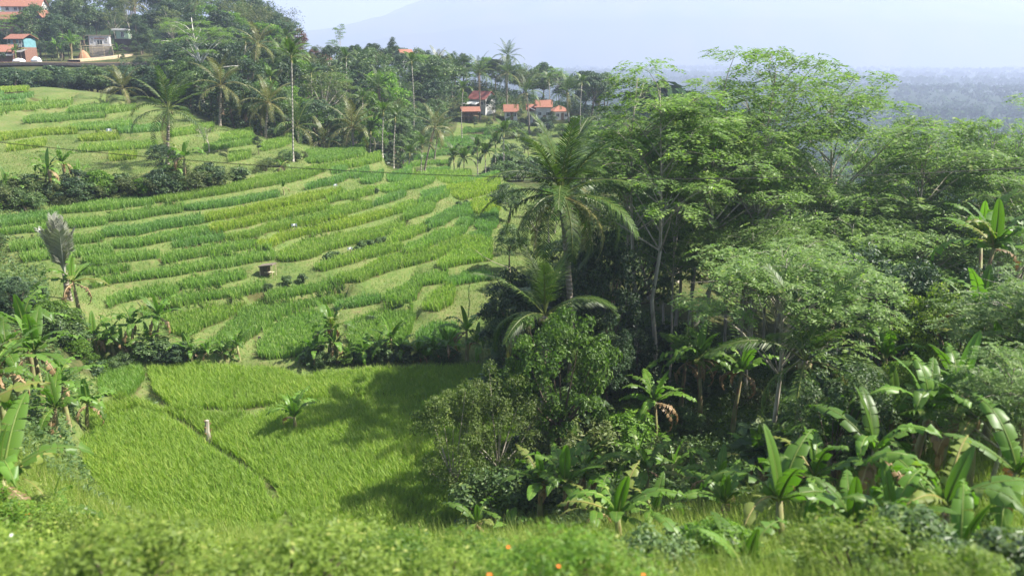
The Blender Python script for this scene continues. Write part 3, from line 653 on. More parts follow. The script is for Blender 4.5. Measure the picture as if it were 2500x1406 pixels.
def sengon_proto(key, Hh, Rr, seed, n_pad, base_f=.5, spr=60, bark='bark', ls=1.0, fork=.45, r0=.11, mat='sengon', dome=.55):
    """slender tree with flat tiers of feathery leaves"""
    g = np.random.default_rng(seed); pads = []
    for i in range(n_pad):
        a = i * 2.4 + g.normal(0, .4); rr = Rr * math.sqrt((i + .5) / n_pad) * g.uniform(.75, 1.1)
        z = Hh * (1 - (1 - base_f) * (dome * (rr / Rr) ** 1.6 + (1 - dome) * g.random()) )
        pads.append((rr * math.cos(a), rr * math.sin(a), z - .2))
    pads = np.array(pads); mb = MB()
    for c in pads:
        pr = Rr * g.uniform(.17, .30); n = int(spr * g.uniform(.7, 1.3))
        th = g.uniform(0, 2 * np.pi, n); rr = pr * np.sqrt(g.random(n))
        ctr = c + np.stack([rr * np.cos(th), rr * np.sin(th), g.normal(0, .13, n) - .10 * rr ** 2 / pr + .12], -1)
        hd = th + g.normal(0, .7, n)
        for q, a in zip(ctr, hd):
            ax = np.array([math.cos(a), math.sin(a), g.uniform(-.45, .15)]); ax /= np.linalg.norm(ax)
            sd = np.array([-math.sin(a), math.cos(a), 0]); ln = g.uniform(.38, .62) * ls
            m = 5; t = np.linspace(.15, 1, m)
            P = q + ax * (t[:, None] * ln) - np.array([0, 0, 1]) * (t[:, None] ** 2 * ln * .22)
            for s_ in (-1, 1):
                l_ = ln * .5 * (1 - .45 * np.abs(t - .45))
                T = np.tile(sd * s_ + ax * .45 + np.array([0, 0, -.18]), (m, 1)); T = unit(T)
                N = np.tile([0, 0, 1.0], (m, 1)) + g.normal(0, .25, (m, 3))
                mb.leaves(P + T * l_[:, None] * .5, N, l_, .085 * ls, np.clip(g.normal(.45, .18) + g.normal(0, .1, m), 0, 1), .05, T)
    cm = mb.mesh(key + '_crown'); cm.materials.append(M[mat])
    mb = MB(); leader_limbs(mb, pads, Hh, r0, fork, seed)
    tm = mb.mesh(key + '_trunk', True); tm.materials.append(M[bark])
    PROTO[key] = dict(h=Hh, crown=cm, trunk=tm)
sengon_proto('sengon_a', 16, 4.0, 31, 28, .56, 42, ls=1.05)
sengon_proto('sengon_b', 15, 3.6, 32, 24, .50, 38, dome=.35, ls=1.05)
sengon_proto('sengon_c', 14, 4.8, 33, 30, .60, 42, ls=1.05)
sengon_proto('sengon_low', 10, 4.2, 34, 30, .68, 46, fork=.45)
sengon_proto('sengon_near', 7, 3.4, 35, 36, .35, 46, fork=.3, ls=.8)
sengon_proto('white_tree', 17, 6.5, 36, 22, .38, 44, 'bark_white', 1.3, .34, .27, dome=.45)

def bamboo_proto():
    g = np.random.default_rng(41); mb = MB(); tb = MB()
    for i in range(26):
        a = g.uniform(0, 6.28); hh = g.uniform(7, 11); out = g.uniform(1.0, 4.2)
        t = np.linspace(0, 1, 7); P = np.stack([np.cos(a) * (out * t ** 2.2 + .3), np.sin(a) * (out * t ** 2.2 + .3), hh * (t - .16 * t ** 3)], -1)
        tb.tube(P, np.linspace(.05, .012, 7), 5, cap=False)
        k = 170; u = g.uniform(.3, 1, k); c = np.stack([np.interp(u, t, P[:, j]) for j in range(3)], -1) + g.normal(0, .33, (k, 3))
        mb.leaves(c, unit(g.normal(size=(k, 3)) + [0, 0, .6]), .42, .08, np.clip(g.normal(.45, .25, k), 0, 1))
    cm = mb.mesh('bamboo_foliage'); cm.materials.append(M['olive']); tm = tb.mesh('bamboo_culms'); tm.materials.append(M['rachis'])
    PROTO['bamboo'] = dict(h=9.5, crown=cm, trunk=tm)
bamboo_proto()
def bare_proto():
    g = np.random.default_rng(43); mb = MB(); tb = MB()
    tips = []
    def br(p, d, ln, r, lv):
        q = p + d * ln; tb.tube([p, (p + q) / 2 + g.normal(0, .04 * ln, 3), q], [r, r * .8, r * .6], 5, cap=False)
        if lv == 0: tips.append(q); return
        for _ in range(3): br(q, unit(d + g.normal(0, .45, 3) + [0, 0, .12]), ln * .72, r * .6, lv - 1)
    br(np.array([0, 0, -.2]), np.array([0.05, 0, 1.0]), 1.3, .07, 4)
    tips = np.array(tips); k = len(tips)
    c = np.repeat(tips, 3, 0) + g.normal(0, .12, (k * 3, 3))
    mb.leaves(c, unit(g.normal(size=(k * 3, 3)) + [0, 0, .5]), .16, .08, np.clip(g.normal(.6, .2, k * 3), 0, 1))
    cm = mb.mesh('sparse_foliage'); cm.materials.append(M['olive']); tm = tb.mesh('sparse_branches'); tm.materials.append(M['bark'])
    PROTO['bare'] = dict(h=4.4, crown=cm, trunk=tm)
bare_proto()

# palm fronds: rachis + leaflets; three bends, each its own part on the palm
def frond_mesh(key, L, droop, leaf_len, mat, n=34, hang=.55, wid=.06, vshape=0.0, seed=0, lift=0.0):
    g = np.random.default_rng(seed); mb = MB()
    t = np.linspace(0, 1, 11)
    ang = lift - droop * t ** 1.4
    dx = np.cos(ang); dz = np.sin(ang); x = np.concatenate([[0], np.cumsum((dx[:-1] + dx[1:]) / 2)]) * L / 10; z = np.concatenate([[0], np.cumsum((dz[:-1] + dz[1:]) / 2)]) * L / 10
    P = np.stack([x, np.zeros_like(x), z], -1)
    mb.tube(P, np.linspace(.045, .008, 11), 4, var=.9, cap=False)
    V = []; Q = []; T3 = []; var = []
    for i in range(n):
        u = .16 + .84 * (i + .5) / n
        p = np.array([np.interp(u, t, P[:, j]) for j in range(3)]); a = np.interp(u, t, ang)
        fw = np.array([math.cos(a), 0, math.sin(a)]); up = np.array([-math.sin(a), 0, math.cos(a)])
        ll = leaf_len * (math.sin(min(1, u * 1.25 + .18) * math.pi * .62) ** .7) * (1 - .55 * max(0, u - .55) / .45) * g.uniform(.88, 1.1)
        for s_ in (-1, 1):
            d = unit(np.array([0, s_ * 1.0, 0]) + fw * (.55 + .5 * u) + up * (.25 + vshape - hang * .4) + g.normal(0, .07, 3))
            e = unit(d + np.array([0, 0, -hang * 1.3]) + g.normal(0, .06, 3))
            m = p + d * ll * .5; q = m + e * ll * .5
            w = fw * wid * (.8 + .4 * g.random())
            k = len(V); V += [p - w / 2, p + w / 2, m + w * .6, m - w * .6, q]
            Q.append((k, k + 1, k + 2, k + 3)); T3.append((k + 3, k + 2, k + 4)); var += [float(np.clip(g.normal(.45, .2), 0, 1))] * 5
    mb.add(V, Q, T3, var)
    me = mb.mesh(key); me.materials.append(M[mat]); return me
FR = {}
for nm, mat in (('g', 'palm'), ('y', 'palm_yellow')):
    FR[nm] = [frond_mesh('frond', 4.6, .75, .95, mat, 40, .35, seed=1, lift=.1), frond_mesh('frond', 4.6, 1.35, .95, mat, 40, .65, seed=2, lift=.15), frond_mesh('frond', 4.4, 1.9, .9, mat, 38, .85, seed=3, lift=.1)]
FR['far_g'] = [frond_mesh('frond', 4.6, .8, 1.0, 'palm', 18, .4, .10, seed=5, lift=.1), frond_mesh('frond', 4.6, 1.5, 1.0, 'palm', 18, .7, .10, seed=6, lift=.15)]
FR['far_y'] = [frond_mesh('frond', 4.6, .9, 1.0, 'palm_yellow', 18, .4, .10, seed=7, lift=.1), frond_mesh('frond', 4.6, 1.7, 1.0, 'palm_yellow', 18, .8, .10, seed=8, lift=.15)]
FR['grey'] = [frond_mesh('frond', 3.8, .15, 1.15, 'grey_palm', 60, .15, .08, .35, seed=9), frond_mesh('frond', 3.6, .3, 1.15, 'grey_palm', 60, .3, .08, .3, seed=10)]
FR['areca'] = [frond_mesh('frond', 2.4, 1.1, .75, 'palm', 16, .45, .13, .3, seed=11, lift=.3), frond_mesh('frond', 2.4, 1.8, .75, 'palm', 16, .7, .13, .2, seed=12, lift=.3)]
FR['dry'] = [frond_mesh('dry_frond', 4.2, 1.6, .8, 'dry', 26, .9, .05, seed=13)]
def palm(px, Y, crown_py, label, group, kind='g', nf=17, size=1.0, lean=0.0, base_px=None, far=True, erect=None, fr=.17, name='coconut_palm', az0=None, seed=0, dry=1, cat='palm', zbase=None):
    g = random.Random(seed * 7 + int(px) + int(Y * 3))
    zc = ztop(crown_py, Y)
    x, y = place(px, Y, zc)
    bx = x if base_px is None else place(base_px, Y)[0]
    z0 = Hs(bx, y)
    h = max(zc - z0, .6)
    r = root(name, (bx, y, z0), 0, 1, label, cat, group)
    top = np.array([x - bx, 0, h])
    tt = np.linspace(0, 1, 9)
    sway = (x - bx)
    pts = np.stack([sway * tt ** 1.3 + lean * np.sin(tt * math.pi) * h * .05, lean * .02 * h * tt, h * tt - .3 * (1 - tt)], -1)
    mb = MB(); mb.tube(pts, fr * np.interp(tt, [0, .08, .3, 1], [1.7, 1.15, .95, .75]) * size ** .5, 8)
    tm = mb.mesh('trunk', True); obj('trunk', tm, M['areca_trunk' if kind == 'areca' else 'palm_trunk'], r)
    if kind == 'areca':
        mb = MB(); mb.tube([(0, 0, -.1), (0, 0, .35), (0, 0, .8)], [.10, .13, .07], 7); c = obj('crownshaft', mb.mesh('crownshaft', True), M['rachis'], r, top)
    elif kind != 'grey':
        mb = MB()
        for i in range(7):
            a = i * .9; mb.tube([(0, 0, -.1), (.22 * math.cos(a), .22 * math.sin(a), -.2), (.34 * math.cos(a), .34 * math.sin(a), -.45)], [.06, .15, .05], 6)
        obj('coconuts', mb.mesh('coconuts', True), M['pseudostem'], r, top * .995, None, size)
    fam = FR[kind]
    for i in range(nf):
        f = (i + .5) / nf
        el = erect if erect is not None else 84 - 118 * f ** 1.0 + g.uniform(-6, 6)
        if kind == 'areca': el = 70 - 75 * f + g.uniform(-8, 8)
        if kind == 'grey': el = 89 - 17 * f + g.uniform(-3, 3)
        az = (az0 or 0) + i * 137.5 + g.uniform(-12, 12)
        k = min(len(fam) - 1, int(f * len(fam) * .999))
        up = .55 if kind == 'areca' else 0
        me = fam[k]
        if kind in ('g', 'far_g') and f > .78 and g.random() < .5: me = FR['y' if kind == 'g' else 'far_y'][-1]
        if dry and kind in ('g', 'y', 'far_y', 'far_g') and i == nf - 1 and g.random() < .6: me = FR['dry'][0]; el = -50
        obj('frond', me, None, r, (top[0], top[1], top[2] + up), (0, -R(el), R(az)), size * g.uniform(.88, 1.08))
    return r

def place(px, Y, zc=None):
    if zc is not None: return (px - CX) / F_PX * (Y * CP - zc * SP), Y
    z = -15.0
    for _ in range(3):
        x = (px - CX) / F_PX * (Y * CP - z * SP); z = Hs(x, Y)
    return x, Y

# banana plants: stem + single leaves
def banana_leaf(key, L, W, droop, torn, mat, seed, fold=.25):
    g = np.random.default_rng(seed); n = 16; mb = MB()
    t = np.linspace(0, 1, n + 1); ang = -droop * t ** 1.5
    x = np.concatenate([[0], np.cumsum(np.cos(ang[:-1]))]) * L / n; z = np.concatenate([[0], np.cumsum(np.sin(ang[:-1]))]) * L / n
    P = np.stack([x, 0 * x, z], -1); mb.tube(P, np.linspace(.035, .006, n + 1), 5, var=1.0, cap=False)
    wid = W * np.clip(np.sin(np.clip((t - .06) / .94, 0, 1) ** .75 * math.pi), 0, 1) ** .55
    for s_ in (-1, 1):
        i = 1
        while i < n:
            ln = int(g.integers(1, 4)) if torn else n
            j = min(n, i + ln); hang = g.uniform(0, .9) * torn
            V = []
            for k in range(i, j + 1):
                up = np.array([-math.sin(ang[k]), 0, math.cos(ang[k])])
                for q, fr in enumerate((0, .5, 1)):
                    y = s_ * wid[k] * .5 * fr * math.cos(hang * fr)
                    shr = (.03 * (1 if k == i else -1 if k == j else 0)) * fr * torn
                    V.append(P[k] + np.array([shr * L + .10 * fr * wid[k], y, 0]) + up * (fold * wid[k] * (fr - .9 * fr * fr) - wid[k] * .5 * fr * math.sin(hang * fr)))
            Q = []
            for k in range(j - i):
                for q in range(2): b = k * 3 + q; Q.append((b, b + 1, b + 4, b + 3))
            mb.add(V, Q, (), float(np.clip(g.normal(.4, .2), 0, 1)))
            i = j
    me = mb.mesh(key, True); me.materials.append(M[mat]); return me
BL = [banana_leaf('leaf', 2.1, .50, .8, .35, 'banana', 1), banana_leaf('leaf', 2.2, .50, 1.4, .8, 'banana', 2), banana_leaf('leaf', 2.2, .52, 2.1, 1.1, 'banana', 3), banana_leaf('leaf', 2.0, .46, .35, 0, 'banana', 4, .5), banana_leaf('leaf', 2.2, .5, 1.7, 1.0, 'banana', 5), banana_leaf('leaf', 2.0, .48, 1.2, 1.2, 'banana_pale', 7)]
BD = banana_leaf('dry_leaf', 1.9, .42, 2.3, 1, 'dry', 6, .1)
def banana(px, Y, base_py, label, group, size=1.0, nl=8, stem=None, seed=0, dry=2, erect=0, py_top=None, name='banana_plant'):
    g = random.Random(seed * 13 + int(px * 3) + int(Y))
    if base_py is not None:
        p = hit(px, base_py, 14.0); x, y = p[0], p[1]
    else: x, y = place(px, Y, None if py_top is None else ztop(py_top, Y))
    z0 = Hs(x, y)
    st = (stem if stem is not None else g.uniform(1.3, 2.1)) * size
    if py_top is not None: st = max(.5, ztop(py_top, y) - z0)
    r = root(name, (x, y, z0), g.uniform(0, 6.28), 1, label, 'banana plant', group)
    lx_, ly_ = g.uniform(-.12, .12) * st, g.uniform(-.12, .12) * st
    mb = MB(); mb.tube([(0, 0, -.25), (lx_ * .2, ly_ * .2, st * .4), (lx_, ly_, st)], [.14 * size, .11 * size, .06 * size], 7)
    obj('stem', mb.mesh('stem', True), M['pseudostem'], r)
    for i in range(nl):
        f = i / max(nl - 1, 1); el = 80 - (62 - erect * 35) * f + g.uniform(-7, 7)
        me = BL[3] if i == 0 else g.choice(BL[:3] if erect else [BL[0], BL[1], BL[1], BL[2], BL[2], BL[4], BL[5]])
        obj('leaf', me, None, r, (lx_, ly_, st - .06), (g.uniform(-.3, .3), -R(el), R(i * 137.5 + g.uniform(-15, 15))), size * g.uniform(.8, 1.1) * (.85 if i == 0 else 1))
    for i in range(dry):
        obj('dry_leaf', BD, None, r, (lx_ * .9, ly_ * .9, st - .15), (0, -R(g.uniform(-25, 15)), R(g.uniform(0, 360))), size * g.uniform(.65, .95))
    return r

def tree(key, x, y, h, label, cat, group, name, rz=None, widen=1.0, sink=0.0):
    p = PROTO[key]; s = h / p['h']
    r = root(name, (x, y, Hs(x, y) - sink), rnd.uniform(0, 6.28) if rz is None else rz, (s * widen, s * widen, s), label, cat, group)
    shr = key.startswith('shrub') 
    obj('stem' if shr else 'trunk', p['trunk'], None, r); obj('foliage' if shr else 'crown', p['crown'], None, r)
    return r
def tree_px(key, px, Y, top_py, label, cat, group, name, rz=None, widen=1.0, hmin=1.0):
    x, y = place(px, Y); x, y = place(px, Y, (ztop(top_py, Y) * .6 + Hs(x, y) * .4)); h = max(hmin, ztop(top_py, Y) - Hs(x, y))
    return tree(key, x, y, h, label, cat, group, name, rz, widen)

# ------------------------------------------------------------------ houses
M['tile'] = stripe_mat('orange_roof_tiles', (0.36, 0.165, 0.11), (0.25, 0.11, 0.075), 0, 3.5, noise=2)
M['tile_old'] = stripe_mat('weathered_roof_tiles', (0.33, 0.15, 0.10), (0.22, 0.10, 0.07), 0, 3.5, noise=2)
M['tile_red'] = stripe_mat('red_roof_tiles', (0.34, 0.12, 0.10), (0.23, 0.085, 0.07), 0, 3.5, noise=2)
M['tin'] = stripe_mat('corrugated_sheet', (0.62, 0.62, 0.60), (0.42, 0.42, 0.41), 0, 5, rough=.5, noise=2)
M['tin_dark'] = stripe_mat('grey_corrugated_sheet', (0.30, 0.30, 0.29), (0.19, 0.19, 0.19), 0, 5, rough=.55, noise=2)
M['white'] = plain_mat('white_plaster', (0.74, 0.73, 0.70), (0.60, 0.58, 0.54), 1.2)
M['grey'] = plain_mat('grey_render', (0.55, 0.54, 0.55), (0.42, 0.41, 0.41), 1.2)
M['teal'] = plain_mat('teal_paint', (0.16, 0.33, 0.36), (0.12, 0.26, 0.28), 1.5)
M['mint'] = plain_mat('pale_green_paint', (0.42, 0.55, 0.38), (0.34, 0.46, 0.30), 1.5)
M['brick'] = plain_mat('raw_brick', (0.26, 0.14, 0.10), (0.18, 0.10, 0.075), 4)
M['concrete'] = plain_mat('raw_concrete', (0.36, 0.32, 0.26), (0.25, 0.21, 0.17), 2)
M['stone'] = plain_mat('dark_stone', (0.10, 0.085, 0.08), (0.06, 0.05, 0.05), 3)
M['wood'] = plain_mat('weathered_timber', (0.27, 0.19, 0.12), (0.16, 0.11, 0.07), 4, stretch=(1, 1, .3))
M['bamboo'] = plain_mat('dry_bamboo', (0.50, 0.43, 0.28), (0.36, 0.29, 0.17), 4)
M['dirt'] = plain_mat('bare_red_soil', (0.40, 0.22, 0.12), (0.30, 0.16, 0.09), 1.5, bump=.4)
M['sand'] = plain_mat('sandy_track', (0.46, 0.37, 0.24), (0.36, 0.28, 0.18), 1.5)
M['dark_glass'] = plain_mat('dark_window_pane', (0.03, 0.035, 0.04), (0.05, 0.05, 0.055), 1, .15, .6)
M['thatch'] = plain_mat('grey_thatch', (0.20, 0.165, 0.13), (0.12, 0.095, 0.07), 8, stretch=(1, 6, 6))
M['plastic'] = plain_mat('white_plastic_sheet', (0.78, 0.78, 0.78), (0.66, 0.66, 0.67), 2, .4, .4)
M['black_cable'] = plain_mat('black_cable', (0.02, 0.02, 0.02), (0.03, 0.03, 0.03), 2, .5)
M['steel'] = plain_mat('worn_rail_steel', (0.22, 0.13, 0.09), (0.16, 0.10, 0.08), 2, .5)

def slab(mb, w, d, z0, z1, over, pitch_axis='x'):
    pass
def gable(parent, name, w, d, zc, rise, over, mat, thick=.12):
    """two roof slopes, ridge along local x"""
    x, y = w / 2 + over, d / 2 + over
    dz = rise * over / (d / 2)
    mb = MB()
    for s_ in (-1, 1):
        V = [(-x, s_ * y, zc - dz), (x, s_ * y, zc - dz), (x, 0, zc + rise), (-x, 0, zc + rise)]
        V = np.array(V + [(a, b, c + thick) for a, b, c in V])
        mb.add(V, [(0, 1, 2, 3), (4, 7, 6, 5), (0, 4, 5, 1), (1, 5, 6, 2), (2, 6, 7, 3), (3, 7, 4, 0)])
    return obj(name, mb.mesh(name), M[mat], parent)
def hip(parent, name, w, d, zc, rise, over, mat):
    x, y = w / 2 + over, d / 2 + over; k = max(0.0, (w - d) / 2)
    V = [(-x, -y, zc), (x, -y, zc), (x, y, zc), (-x, y, zc), (-k - .01, 0, zc + rise), (k + .01, 0, zc + rise), (-x, -y, zc - .12), (x, -y, zc - .12), (x, y, zc - .12), (-x, y, zc - .12)]
    mb = MB(); mb.add(V, [(0, 1, 5, 4), (2, 3, 4, 5), (0, 6, 7, 1), (1, 7, 8, 2), (2, 8, 9, 3), (3, 9, 6, 0), (6, 9, 8, 7)], [(1, 2, 5), (3, 0, 4)])
    return obj(name, mb.mesh(name), M[mat], parent)
def walls(parent, w, d, h, mat, gable_rise=0.0, z0=-2.5):
    mb = MB(); mb.box((0, 0, (h + z0) / 2), (w, d, h - z0))
    if gable_rise:
        for s_ in (-1, 1):
            V = [(s_ * w / 2, -d / 2, h), (s_ * w / 2, d / 2, h), (s_ * w / 2, 0, h + gable_rise), (s_ * (w / 2 - .15), -d / 2, h), (s_ * (w / 2 - .15), d / 2, h), (s_ * (w / 2 - .15), 0, h + gable_rise)]
            mb.add(V, [(0, 1, 4, 3), (1, 2, 5, 4), (2, 0, 3, 5)], [(0, 1, 2), (3, 5, 4)])
    return obj('wall', mb.mesh('wall'), M[mat], parent)
def window(parent, x, z, w, h, d, frame='white', face='y'):
    """window on the wall face towards -y (or the side walls with face x)"""
    o = obj('window', None, None, parent)
    mb = MB(); mb.box((0, -.02, 0), (w, .06, h)); pane = mb.mesh('pane')
    mf = MB()
    for a, b in (((-w / 2, 0), (.09, h + .09)), ((w / 2, 0), (.09, h + .09)), ((0, h / 2), (w + .09, .09)), ((0, -h / 2), (w + .09, .09)), ((0, 0), (.06, h))): mf.box((a[0], -.05, a[1]), (b[0], .12, b[1]))
    bpy.data.objects.remove(o)
    rz = 0 if face == 'y' else (math.pi / 2 if face == 'x' else -math.pi / 2)
    loc = (x, -d / 2, z) if face == 'y' else ((d / 2, x, z) if face == 'x' else (-d / 2, x, z))
    f = obj('window', mf.mesh('window'), M[frame], parent, loc, (0, 0, rz)); obj('pane', pane, M['dark_glass'], f)
def door(parent, x, w, h, d, mat='wood', z=0.0):
    mb = MB(); mb.box((0, -.03, h / 2), (w, .08, h)); mb.box((w * .35, -.08, h * .48), (.05, .05, .12)); obj('door', mb.mesh('door'), M[mat], parent, (x, -d / 2, z))
def house_at(px, Y, base_py, rz, name, label, cat='house'):
    p = at(px, base_py, Y); z = Hs(p[0], p[1])
    return root(name, (p[0], p[1], p[2]), rz, .85, label, cat)

# unfinished grey house above the railway
h = house_at(246, 222, 112, R(20), 'unfinished_house', 'unfinished grey two-storey house on a raw concrete base above the railway')
walls(h, 5.6, 5.0, 2.9, 'grey', z0=-.15)
mb = MB(); mb.box((0, .2, -2.4), (6.1, 5.6, 4.5)); obj('base_storey', mb.mesh('base_storey'), M['concrete'], h)
mb = MB(); mb.box((-.3, 0, 2.98), (6.6, 5.6, .16)); obj('roof_slab', mb.mesh('roof_slab'), M['concrete'], h)
mb = MB(); mb.box((-2.86, 0, 1.3), (.12, 5.0, 3.0)); obj('side_wall', mb.mesh('side_wall'), M['brick'], h)
for x in (-1.9, 2.0): window(h, x, 1.7, .6, 1.1, 5.0)
window(h, 0.1, .9, 1.5, 1.3, 5.0)
mb = MB(); mb.box((.1, -2.62, 2.1), (2.8, .2, .25)); obj('lintel', mb.mesh('lintel'), M['brick'], h)
for z in (-.6, .1):
    mb = MB(); mb.tube([(-6, -3.1, z - .3), (0, -3.2, z), (4.2, -3.0, z + .2)], .06, 5); obj('scaffold_rail', mb.mesh('scaffold_rail'), M['bamboo'], h)
for x in (-5.5, -3.8, -2.2, 1.0, 3.5):
    mb = MB(); mb.tube([(x, -3.1, -3.0), (x, -3.1, .4)], .06, 5); obj('scaffold_pole', mb.mesh('scaffold_pole'), M['bamboo'], h)
h = house_at(303, 232, 96, R(12), 'green_house', 'small pale green house with a flat white roof slab')
walls(h, 3.6, 4.0, 2.6, 'mint', z0=-.5)
mb = MB(); mb.box((-.4, -.3, 2.75), (4.8, 4.8, .3)); mb.box((-.4, -.3, 3.05), (4.4, 4.4, .2)); obj('roof_slab', mb.mesh('roof_slab'), M['white'], h)
window(h, .1, 1.4, .9, 1.6, 4.0)
w_ = house_at(310, 228, 110, R(10), 'retaining_wall', 'dark stone retaining wall below the pale green house', 'wall')
mb = MB(); mb.box((0, .5, 0), (7.4, 1.0, 3.4)); mb.box((0, .4, 1.75), (7.6, 1.2, .15)); obj('stonework', mb.mesh('stonework'), M['stone'], w_)
# teal shack with balcony
h = house_at(58, 202, 138, R(-14), 'teal_house', 'two-storey wooden house with teal upper wall and white balcony')
walls(h, 5.4, 4.4, 2.4, 'brick', z0=-1.8)
mb = MB(); mb.box((.5, .1, 3.6), (4.4, 4.2, 2.4)); obj('upper_wall', mb.mesh('upper_wall'), M['teal'], h)
r_ = gable(h, 'roof', 5.6, 4.8, 4.8, 1.1, .5, 'tile_old')
window(h, 1.7, 3.7, .9, 1.2, 4.2); door(h, -.2, .9, 1.9, 4.4, 'wood', 2.4); door(h, -1.4, .9, 1.9, 4.4)
mb = MB(); mb.box((.6, -2.7, 2.35), (4.6, 1.0, .12)); obj('balcony', mb.mesh('balcony'), M['wood'], h)
mb = MB()
for i in range(9): mb.box((-1.6 + i * .55, -3.15, 2.85), (.06, .06, .9))
mb.box((.6, -3.15, 3.3), (4.6, .08, .08)); mb.box((.6, -3.15, 2.6), (4.6, .08, .08)); obj('railing', mb.mesh('railing'), M['white'], h)
mb = MB(); mb.box((1.6, -3.6, 1.5), (4.6, 2.8, .08), 0, .5, ('X', R(18))); obj('lean_to_roof', mb.mesh('lean_to_roof'), M['tin_dark'], h)
for x in (-.5, 1.5, 3.7):
    mb = MB(); mb.box((x, -4.7, -.2), (.12, .12, 2.6)); obj('post', mb.mesh('post'), M['wood'], h)
h = house_at(12, 198, 142, R(8), 'orange_roof_house', 'low house with weathered orange tiled roof beside the teal house')
walls(h, 6.0, 4.5, 1.9, 'brick', 1.4, -1.6); gable(h, 'roof', 6.0, 4.5, 1.9, 1.5, .6, 'tile'); window(h, 1.2, 1.0, .9, .8, 4.5); door(h, -.8, .8, 1.7, 4.5)
mb = MB(); mb.box((1.0, -3.1, .9), (5.5, 2.4, .08), 0, .5, ('X', R(14))); obj('lean_to_roof', mb.mesh('lean_to_roof'), M['tin_dark'], h)
# hilltop houses
h = house_at(62, 256, 32, R(6), 'hilltop_house', 'long white hilltop house with broad orange tiled roof')
walls(h, 13.0, 6.0, 2.4, 'white', 1.8, -3); gable(h, 'roof', 13.0, 6.0, 2.4, 2.4, .7, 'tile')
for x in (-4.5, -1.8, 1.2, 4.2): window(h, x, 1.2, 1.1, 1.1, 6.0)
door(h, -.3, .9, 2.0, 6.0)
h = house_at(30, 246, 62, R(4), 'brown_roof_house', 'hillside house with long dull brown roof below the hilltop house')
walls(h, 12.5, 5.0, 2.2, 'brick', 1.4, -3); gable(h, 'roof', 12.5, 5.0, 2.2, 2.0, .7, 'tile_old')
for x in (-4, 0, 4): window(h, x, 1.1, 1.0, 1.0, 5.0)
h = house_at(105, 240, 58, R(70), 'gabled_hut', 'small dark gabled hut with pale barge boards among the hill trees')
walls(h, 4.0, 4.6, 2.2, 'stone', 1.8, -2); gable(h, 'roof', 4.0, 4.6, 2.2, 2.0, .5, 'tile_old'); window(h, 0, 1.2, .9, .9, 4.6)
# village houses in the grove
def village(px, Y, py, w, d, hh, rise, rz, roof, wall, label, hipped=False, extra=None, name='village_house'):
    q = house_at(px, Y, py, rz, name, label); q.scale = (.82, .82, .82)
    walls(q, w, d, hh, wall, 0 if hipped else rise * .92); (hip if hipped else gable)(q, 'roof', w, d, hh, rise, .45, roof)
    window(q, -w * .25, hh * .55, .9, .9, d); window(q, w * .28, hh * .55, .9, .9, d); door(q, .05 * w, .85, min(2.0, hh * .8), d)
    if extra: extra(q)
    return q
village(1034, 198, 222, 4.4, 4.0, 2.4, 1.7, R(28), 'tile_red', 'white', 'red roofed house half hidden in the dark grove trees')
def m2x(q):
    mb = MB(); mb.box((-1.0, -3.4, 1.9), (5.2, 3.2, .1), 0, .5, ('X', R(16))); obj('lean_to_roof', mb.mesh('lean_to_roof'), M['tin'], q)
village(1178, 192, 266, 6.0, 4.6, 3.0, 1.8, R(-38), 'tile_red', 'white', 'white gabled village house with red roof and pale lean-to sheet', extra=m2x)
def stilts(q):
    for x in (-1.8, -.6, .6, 1.8):
        mb = MB(); mb.box((x, -1.7, .4), (.16, .16, 3.8)); obj('stilt', mb.mesh('stilt'), M['wood'], q)
q = house_at(1148, 184, 292, R(10), 'timber_shed', 'open timber shed on stilts below the white gabled house')
gable(q, 'roof', 4.4, 3.4, 2.3, .9, .4, 'tile_old'); stilts(q)
mb = MB(); mb.box((0, 1.4, .3), (4.2, .12, 3.8)); obj('wall', mb.mesh('wall'), M['wood'], q)
mb = MB(); mb.box((0, -.1, .9), (4.3, 3.2, .12)); obj('floor_deck', mb.mesh('floor_deck'), M['wood'], q)
village(1247, 188, 292, 3.4, 3.6, 2.5, 1.5, R(4), 'tile_old', 'white', 'small white house with rusty brown roof beside the valley terraces')
village(1303, 187, 298, 3.4, 4.0, 3.4, 1.3, R(2), 'tile', 'white', 'narrow white house with bright orange roof and small grey porch')
def m4x(q):
    mb = MB(); mb.box((-3.0, -2.2, 3.6), (1.6, 5.2, .12), R(8), .5, ('Y', R(24))); obj('lean_to_roof', mb.mesh('lean_to_roof'), M['tin'], q)
village(1327, 185, 298, 4.0, 4.4, 4.3, 1.5, R(-3), 'tile', 'grey', 'taller grey walled house with orange roof and white side sheet', extra=m4x)
village(1366, 190, 292, 4.6, 4.2, 2.4, 1.5, R(12), 'tile', 'white', 'orange hip roofed house at the end of the village row', hipped=True)
village(990, 214, 152, 3.6, 3.6, 2.2, 1.5, R(30), 'tile', 'white', 'orange roof top showing at the crest of the grove')
village(793, 200, 176, 2.6, 3.2, 3.6, 1.2, R(60), 'tile_red', 'white', 'small house with red gable among banana leaves in the grove')

